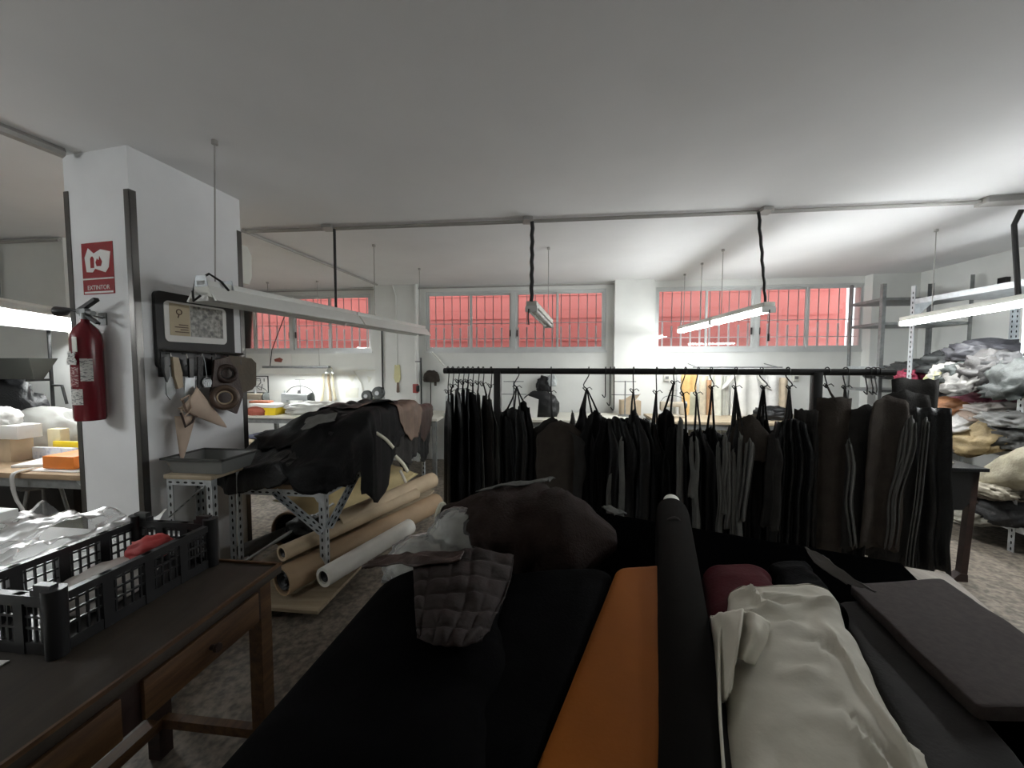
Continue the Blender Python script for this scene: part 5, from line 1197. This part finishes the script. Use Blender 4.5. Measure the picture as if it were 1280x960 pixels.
m = MB(MR); tray_shell(m, -2.27, -1.90, 1.98, 2.24, .857, .945, .025); build('tub', m, mat('grey_tub', (.16, .165, .16), .45), t)
m = MB(MR); m.span((-2.285, 1.965, .94), (-1.885, 1.985, .952)); m.span((-2.285, 2.235, .94), (-1.885, 2.255, .952)); m.span((-2.285, 1.965, .94), (-2.265, 2.255, .952)); m.span((-1.905, 1.965, .94), (-1.885, 2.255, .952)); build('rim', m, M_tray, t)

# paper rolls on the lower shelf
def roll(label, A, B, r, m_, thick=None, name='paper_roll', flap=None, grp='paper rolls under the slotted table', inner=M_hide):
    A, B = Vector(A), Vector(B); t = thing(name, label, 'paper roll', (A + B) / 2, grp); d = (B - A); L = d.length; d.normalize()
    m = MB(); th = thick or r * .35
    m.lathe([(r - th, 0), (r, 0), (r * 1.01, L * .3), (r * .99, L * .7), (r, L), (r - th, L), (r - th, L * .5), (r - th, 0)], A, 26, d, False); build('paper', m, m_, t)
    m = MB(); pts = []
    sd = d.cross(V(0, 0, 1)).normalized(); up = sd.cross(d)
    for k in range(50):
        an = k * .4; rr = (r - th) * (1 - k / 64); pts.append(A + d * .01 + (sd * math.cos(an) + up * math.sin(an)) * rr)
    vs = [(m.v(p), m.v(p + d * (L - .02))) for p in pts]
    for a, b in zip(vs, vs[1:]): m.f([a[0], b[0], b[1], a[1]])
    build('inner_wrap', m, inner, t, smooth=True, solid=.002)
    return t
R3 = lambda px, py, z: at_z(px, py, z)
roll('large kraft paper roll with an open dark end at the front', R3(352, 727, .20), R3(545, 628, .20), .085, M_kraft, .012)
roll('white paper roll beside the large kraft roll', R3(404, 722, .20), R3(512, 658, .20), .060, mat('white_roll_paper', (.72, .70, .64), .6, var=.08, vs=8), .02)
roll('thin kraft roll lying on the large kraft roll', R3(352, 692, .34), R3(520, 617, .34), .048, M_kraft_l, .014)
roll('pale kraft roll at the back against the far legs', R3(420, 655, .36), R3(540, 600, .36), .075, M_kraft_l, .015)
roll('grey tube roll under the slotted table', R3(300, 690, .22), R3(420, 640, .22), .045, M_hidel, .01)
roll('fat brown roll on the lower shelf behind the other rolls', MR @ V(-1.98, 2.62, .24), MR @ V(-1.93, 4.0, .24), .15, M_kraft, .012)
# broad loose sheet of kraft paper rising behind the rolls
m = MB(MR)
def fn(a_, b_): return (lerp(-2.05, -1.48, a_), lerp(2.55, 4.0, b_), .30 + .20 * (1 - a_) + .03 * ns((a_ * 3, b_ * 3, 0)))
m.sheet(fn, 14, 20); o = build('kraft_sheet', m, mat('yellow_kraft', (.52, .42, .22), .7), smooth=True, solid=.003); tag(o, 'yellowish kraft sheet spread behind the rolls', 'paper')
m = MB(MR); crumple(m, (-1.78, 2.55, .30), (.26, .22, .09), 91, .3, 1.8); o = build('rag', m, M_hide, smooth=True); tag(o, 'black and grey rag on the shelf under the slotted table', 'rag')
m = MB(MR); m.beam((-2.02, 1.95, .20), (-1.70, 2.75, .42), .02, .012); o = build('metal_strip', m, M_galv); tag(o, 'shiny metal strip leaning into the lower shelf', 'metal strip')
m = MB(MR); m.span((-2.35, 1.55, .30), (-2.0, 1.90, .34), .003); m.span((-2.33, 1.58, 0), (-2.02, 1.88, .30)); o = build('pale_carton', m, M_card); tag(o, 'pale carton on the floor behind the crate', 'carton')

# ================================================================ CUTTING TABLE WITH BOLTS
ZTt = .72
M_edge = wood('pale_table_edge', (.14, .11, .085), (.34, .28, .22), 3, axis=(8, 1, 8))
cr_ = inv(MT, at_z(1185, 717, ZTt)); UE1 = cr_.x; VE1 = cr_.y
UE0 = -.70
t = thing('cutting_table', 'large wooden cutting table carrying bolts of leather and cloth', 'table', MT @ V(0, 1, 0))
m = MB(MT); m.span((UE0, .12, ZTt - .04), (UE1, VE1, ZTt), .004); build('tabletop', m, M_edge, t)
for x in (UE0 + .06, UE1 - .06):
    for y in (.2, VE1 - .08):
        m = MB(MT); m.span((x - .035, y - .035, 0), (x + .035, y + .035, ZTt - .04)); build('leg', m, M_darkwood, t)
m = MB(MT); m.span((UE0 + .05, .18, ZTt - .14), (UE0 + .07, VE1 - .06, ZTt - .04)); m.span((UE0 + .05, VE1 - .08, ZTt - .14), (UE1 - .05, VE1 - .06, ZTt - .04)); m.span((UE1 - .07, .18, ZTt - .14), (UE1 - .05, VE1 - .06, ZTt - .04)); build('apron', m, M_darkwood, t)
m = MB(MT)
def fn(a_, b_):
    x = lerp(UE0 + .02, UE1 - .13, a_); s = b_ * 1.30; y = .85 + s
    z = ZTt + .006 + .006 * max(0, ns((x * 6, y * 6, 2.0)))
    if y > VE1 + .01: z -= (y - VE1 - .01); y = VE1 + .01 + .012 * abs(ns((x * 9, 0, 1.0)))
    return (x, y, z)
m.sheet(fn, 60, 50); o = build('black_cloth', m, mat('black_lining', (.0015, .0015, .0016), 1.0, spec=.0), smooth=True, solid=.003); tag(o, 'black cloth spread over the far half of the cutting table', 'cloth')
def bolt(label, fl, fr, nl, nr, ztop, h, m_, name='fabric_bolt', n=4.0, seed=1.0, amp=.006, near_ext=0.0, grp='bolts on the cutting table', taper=(1, 1), stations=26, seg=40, spiral=True, dome=0.0, parent=True, hump=None):
    """flat bolt whose top corners show at the four given pixels"""
    FL, FR, NL, NR = [at_z(p[0], p[1], ztop) for p in (fl, fr, nl, nr)]
    NL = NL + (NL - FL) * near_ext; NR = NR + (NR - FR) * near_ext
    t = thing(name, label, 'fabric bolt', V((FL.x + NR.x) / 2, (FL.y + NR.y) / 2, ztop - h), grp)
    m = MB(); rg = []
    ends = [.0, .006, .02] ; ks = ends + [i / stations for i in range(1, stations)] + [1 - e for e in reversed(ends)]
    for k in ks:
        L_, R__ = FL.lerp(NL, k), FR.lerp(NR, k); c_ = (L_ + R__) / 2; x = (R__ - L_) / 2; hh = h * lerp(taper[0], taper[1], k)
        e = min(k, 1 - k); sh = 1.0 if e >= .02 else (.90 if e < .003 else .965)
        ring = []
        for j in range(seg):
            a = 2 * PI * j / seg; ca_, sa_ = math.cos(a), math.sin(a)
            px_ = math.copysign(abs(ca_) ** (2 / n), ca_); pz_ = math.copysign(abs(sa_) ** (2 / n), sa_)
            q = Vector((k * 5, px_ * 1.2 + seed, pz_ * .6 + seed * 2))
            dd = amp * (ns(q) + .5 * ns(q * 2.7))
            z = ztop - h + hh / 2 * (1 + pz_ * sh) + dd * 1.2 + (dome * (1 - px_ ** 2) if pz_ > 0 else 0) + (hump(k, px_) if hump and pz_ > 0 else 0)
            p = c_ + x * px_ * sh + x.normalized() * dd
            ring.append(V(p.x, p.y, max(z, ztop - h)))
        rg.append(ring)
    m.rings(rg); build('roll', m, m_, t, smooth=False, sharp=50)
    if spiral:
        for end, sg in ((0, 1), (1, -1)):
            L_, R__ = FL.lerp(NL, end), FR.lerp(NR, end); c_ = (L_ + R__) / 2; x = (R__ - L_) / 2; ax = (FL - NL).normalized() * sg
            m = MB()
            for q in (.78, .56, .34):
                pts = []
                for j in range(24):
                    a = 2 * PI * j / 24; ca_, sa_ = math.cos(a), math.sin(a)
                    pts.append(V(*(c_ + x * math.copysign(abs(ca_) ** (2 / n), ca_) * q * .9 + ax * .001).xy, ztop - h / 2 + h / 2 * .9 * q * math.copysign(abs(sa_) ** (2 / n), sa_)))
                m.tube(pts + [pts[0]], .0022, 5, False)
            build('rolled_edge', m, m_, t)
    return t
M_boltk = mat('black_bolt', (.0022, .0022, .0025), .9, var=.3, vs=20, bump=.1, bs=150, spec=.03)
M_orange = mat('orange_leather', (.25, .075, .008), .75, var=.12, vs=4, bump=.05, bs=120, spec=.12)
M_whitec = mat('cream_cloth', (.53, .50, .41), .7, var=.07, vs=3, bump=.08, bs=30)
M_greyb = mat('grey_brown_cloth', (.055, .044, .042), .9, var=.15, vs=60, bump=.1, bs=200, spec=.2)
M_char = mat('charcoal_cloth', (.022, .019, .018), .85, var=.3, vs=5, bump=.1, bs=150, spec=.25)
M_maroon = mat('maroon_cloth', (.055, .0015, .005), .85, var=.15, vs=6, bump=.1, bs=100, spec=.08)
M_quilt = mat('brown_quilt', (.015, .008, .0065), .8, var=.25, vs=12, bump=.1, bs=120, spec=.3)
M_brown = mat('brown_fleece', (.021, .0125, .010), .95, var=.2, vs=14, bump=.25, bs=120, spec=.2)
# 1 big black bundle at the left edge
t = bolt('huge rounded black bolt overhanging the table edge next to the drawer table', (462, 712), (640, 700), (262, 905), (640, 960), .93, .30, M_boltk, n=2.6, seed=2, amp=.012, near_ext=.12, stations=30)
# 2 flat black bolt
bolt('flat black bolt lying between the orange bolt and the huge black one', (618, 716), (768, 706), (560, 960), (668, 960), .87, .145, M_boltk, n=5, seed=4, near_ext=.2)
# 3 orange
t = bolt('flat orange leather bolt in the middle of the cutting table', (769, 709), (850, 703), (664, 960), (838, 960), .875, .15, M_orange, n=7, seed=5, amp=.003, near_ext=.25)
# 4 slim grey roll with a white core
A = at_z(840, 640, .86); B = at_z(868, 960, .84); B = B + (B - A) * .25
t = thing('fabric_roll', 'slim grey-black roll with a white cardboard core between orange and cream bolts', 'fabric roll', (A + B) / 2, 'bolts on the cutting table')
m = MB(); L = (B - A).length; m.lathe([(.03, 0), (.062, .0), (.066, .04), (.064, L * .5), (.066, L - .02), (.06, L)], A, 30, (B - A)); build('roll', m, mat('black_grey_cloth', (.009, .008, .007), .95, spec=.04), t)
d = (B - A).normalized(); m = MB(); m.lathe([(.030, 0), (.036, 0), (.036, .30), (.030, .30), (.030, .0)], A - d * .09 + V(0, 0, .012), 20, d, False); build('cardboard_core', m, mat('white_core', (.66, .66, .60), .7), t)
m = MB()
P0 = at_t(832, 690, 1.42)
m.tube(rope([at_t(826, 712, 1.34), at_t(826, 680, 1.40), at_t(833, 656, 1.44), at_t(846, 650, 1.44), at_t(852, 668, 1.42)], 6), .012, 8); build('loose_loop', m, M_hideg, t)
# 5 maroon
bolt('dark maroon bolt behind the cream bolt', (878, 703), (966, 704), (884, 790), (990, 790), .865, .14, M_maroon, n=3, seed=8, amp=.006, spiral=False)
# 6 black filler bolt behind / right of the maroon one
bolt('black bolt behind the cream bolt, next to the maroon one', (960, 700), (1012, 700), (1000, 760), (1064, 760), .84, .115, M_boltk, n=3.5, seed=9, spiral=False)
# 7 cream bolt
t = bolt('big cream cloth bolt with crumpled wrapping', (908, 730), (1038, 729), (905, 960), (1165, 960), .90, .17, M_whitec, n=5, seed=11, amp=.009, near_ext=.22, stations=70, seg=120,
     hump=lambda k, x: .016 * math.exp(-((x - (-.75 + 2.6 * k)) / .07) ** 2) * smooth01(k * 12) * smooth01((.5 - k) * 6) - .010 * math.exp(-((x - (-.62 + 2.6 * k)) / .06) ** 2) * smooth01((.5 - k) * 6) + .012 * math.exp(-((x - (-1.05 + 2.0 * k)) / .06) ** 2) * smooth01((k - .3) * 5) - .008 * math.exp(-((x - (-.95 + 2.0 * k)) / .06) ** 2) * smooth01((k - .3) * 5) + .010 * math.exp(-((k - .10 - .04 * x) / .018) ** 2) + .007 * math.exp(-((k - .17 + .05 * x) / .015) ** 2) + .012 * math.exp(-((x - (.45 + .5 * k)) / .07) ** 2) * smooth01((k - .2) * 4))
def px_sheet(name, pts, nu, nv, m_, parent, solid=.004, wav=.006, seed=0.0, curl=None):
    """cloth sheet through a grid of (px, py, z) rows"""
    G_ = [[at_z(*p) for p in row] for row in pts]
    def cr(P_, t):
        n = len(P_) - 1; x = t * n; i = min(int(x), n - 1); f_ = x - i
        a, b, c_, d_ = P_[max(i - 1, 0)], P_[i], P_[i + 1], P_[min(i + 2, n)]
        return .5 * ((2 * b) + (c_ - a) * f_ + (2 * a - 5 * b + 4 * c_ - d_) * f_ * f_ + (3 * b - a - 3 * c_ + d_) * f_ ** 3)
    m = MB()
    def fn(a, b):
        p = cr([cr(r, a) for r in G_], b); q = (a * 4 + seed, b * 4, seed)
        z = p.z + wav * (ns(q) + .5 * ns((q[0] * 2.4, q[1] * 2.4, seed)))
        if curl: z += curl(a, b)
        return V(p.x, p.y, z)
    m.sheet(fn, nu, nv)
    return build(name, m, m_, parent, smooth=True, solid=solid)
px_sheet('folded_flap', [[(888, 772, .885), (905, 766, .915), (930, 762, .935)], [(892, 795, .88), (910, 790, .92), (925, 790, .955)], [(897, 830, .875), (912, 826, .915), (920, 822, .935)], [(900, 880, .872), (908, 872, .905), (914, 862, .912)]], 14, 18, M_whitec, t, seed=2)
px_sheet('crumpled_flap', [[(930, 764, .915), (945, 768, .945), (962, 778, .915)], [(928, 790, .91), (944, 792, .955), (958, 800, .915)], [(922, 822, .905), (930, 826, .93), (942, 832, .91)]], 14, 14, M_whitec, t, seed=5)
px_sheet('side_wrap', [[(888, 770, .885), (906, 768, .905)], [(884, 800, .80), (900, 800, .905)], [(890, 880, .78), (900, 880, .905)], [(896, 975, .78), (906, 975, .905)]], 8, 18, M_whitec, t, seed=7, wav=.004)
px_sheet('trailing_hem', [[(1104, 905, .86), (1130, 925, .80), (1150, 940, .78)], [(1110, 930, .86), (1150, 950, .79), (1180, 965, .76)], [(1115, 970, .86), (1165, 985, .78), (1200, 1000, .75)]], 10, 10, M_whitec, t, seed=9)
# 8 charcoal flat bolt to the right
bolt('flat charcoal bolt lying lower, between the cream bolt and the grey-brown sheet', (1045, 752), (1105, 746), (1150, 960), (1290, 960), .79, .065, M_char, n=6, seed=13, amp=.004, near_ext=.15)
# 9 grey-brown stiff bolt
t = bolt('wide grey-brown flat bolt at the shelf side of the cutting table', (1062, 730), (1178, 722), (1222, 884), (1420, 884), .825, .03, M_greyb, n=14, seed=15, amp=.0025, spiral=False)
px_sheet('turned_corner', [[(1006, 684, .90), (1028, 694, .90)], [(1022, 706, .88), (1060, 718, .875)], [(1058, 730, .85), (1096, 740, .845)]], 8, 12, mat('grey_brown_flap', (.11, .10, .095), .9), t, seed=3)
# 10 brown mass at the far edge
A = at_z(552, 640, .90); B = at_z(770, 668, .86)
t = thing('brown_bundle', 'large brown fleece bundle lying across the far edge of the cutting table', 'fabric bundle', (A + B) / 2, 'bolts on the cutting table')
m = MB(); rg = []; d = (B - A); L = d.length; d.normalize(); sd_ = V(d.y, -d.x, 0)
for i in range(31):
    k = i / 30; c_ = A.lerp(B, k); e = min(k, 1 - k)
    R1 = lerp(.045, .14, smooth01(k / .40)) * (1 - .75 * smooth01((k - .72) / .3)); R2 = R1 * 1.6
    if e < .02: R1 *= .8; R2 *= .8
    ring = []
    for j in range(36):
        a = 2 * PI * j / 36; q = (k * 5, math.cos(a) * 1.4, math.sin(a) * 1.4)
        f_ = 1 + .22 * ns(q) + .12 * ns((q[0] * 2.6, q[1] * 2.6, q[2] * 2.6)) + .11 * (1 - 2 * abs(ns((q[0] * 4, q[1] * 4, q[2] * 4))))
        z = max(c_.z - .02 + R1 * math.sin(a) * f_, ZTt + .002 * 1)
        ring.append(V(c_.x, c_.y, z) + sd_ * R2 * math.cos(a) * f_)
    rg.append(ring)
m.rings(rg); build('body', m, M_brown, t, smooth=True)
m = MB(); m.torus(A + d * -.004 + V(0, 0, -.018), .048, .010, d, 20, 8); build('rolled_end', m, mat('cream_edge', (.62, .60, .48), .6), t)
px_sheet('pale_lining_edge', [[(594, 614, .995), (624, 606, 1.0)], [(640, 607, 1.0), (656, 601, 1.005)], [(684, 602, 1.0), (694, 597, 1.0)]], 6, 16, M_hidel, t, seed=1, wav=.012)
px_sheet('lining_corner', [[(752, 634, .90), (762, 632, .90)], [(768, 644, .88), (784, 642, .88)]], 6, 8, M_hidel, t, seed=2, wav=.01)
m = MB(); p = at_z(655, 690, ZTt); crumple(m, (p.x, p.y + .02, ZTt), (.36, .26, .19), 93, .25, 1.8); o = build('brown_garment', m, M_quilt, smooth=True); tag(o, 'dark brown garment crumpled in front of the brown fleece bundle', 'garment')
# 11 plastic-wrapped white wadding
p = at_z(562, 712, ZTt)
t = thing('wadding_bundle', 'grey-white wadding wrapped in cloudy plastic next to the brown quilt', 'bundle', V(p.x, p.y, ZTt))
m = MB(); crumple(m, (p.x + .05, p.y, ZTt + .01), (.25, .20, .20), 95, .22, 1.8); build('wadding', m, mat('wadding', (.46, .46, .42), .8, var=.35, vs=14), t, smooth=True)
m = MB(); crumple(m, (p.x - .06, p.y - .07, ZTt + .01), (.28, .20, .13), 96, .24, 1.8); build('lower_wadding', m, mat('wadding', (.34, .34, .31), .8), t, smooth=True)
m = MB(); crumple(m, (p.x + .05, p.y - .005, ZTt + .008), (.265, .215, .212), 95, .26, 2.0); build('wrap', m, M_film, t, smooth=True)
m = MB(); crumple(m, (p.x - .06, p.y - .075, ZTt + .008), (.295, .215, .142), 96, .28, 2.0); build('wrap', m, M_film, t, smooth=True)
# 12 brown quilt over the black bolts
t = thing('quilted_blanket', 'dark brown quilted cloth draped over the black bolts', 'blanket', at_z(575, 760, .95))
q_ = lambda a, b: .008 * (abs(math.sin(a * PI * 5 + b * 2)) * abs(math.sin(b * PI * 6))) ** .5
px_sheet('quilted_panel', [[(516, 700, .965), (560, 690, .975), (600, 688, .97), (642, 694, .95)], [(518, 730, .965), (560, 724, .972), (600, 722, .965), (638, 728, .935)], [(519, 765, .962), (556, 764, .968), (594, 764, .96), (622, 768, .93)], [(522, 798, .958), (545, 806, .962), (575, 808, .955), (602, 802, .93)]], 60, 72, M_quilt, t, seed=4, wav=.008, curl=q_)
px_sheet('turned_edge', [[(452, 712, .95), (466, 700, .96)], [(490, 706, .965), (496, 692, .97)], [(524, 706, .985), (530, 690, .985)], [(575, 700, .99), (580, 688, .99)]], 8, 30, M_hidebr, t, seed=6, wav=.012)
# 13 brown hides under the black bolt, on the floor by the table leg
p = at_z(330, 930, .0)
m = MB(); crumple(m, (-.62, 1.16, 0), (.42, .42, .34), 97, .3, 1.6); o = build('brown_hide_heap', m, M_hidebr, smooth=True); tag(o, 'dark brown hides heaped on the floor below the huge black bolt', 'hide')
# ================================================================ CAMERA, WORLD
cd = bpy.data.cameras.new('camera'); co = bpy.data.objects.new('camera', cd); COL.objects.link(co)
cd.sensor_width = 36; cd.lens = FPX / 1280 * 36; cd.clip_start = .02; cd.clip_end = 100
co.location = CAM; co.rotation_euler = (PI / 2 - PITCH, 0, 0); C.camera = co
w = bpy.data.worlds.new('sky'); C.world = w; w.use_nodes = True
bg = w.node_tree.nodes['Background']; bg.inputs['Color'].default_value = (.93, .96, 1, 1); bg.inputs['Strength'].default_value = 2.4
C.view_settings.view_transform = 'Standard'; C.view_settings.look = 'None'
C.view_settings.exposure = 0.0; C.view_settings.gamma = 1.0; C.view_settings.use_curve_mapping = False
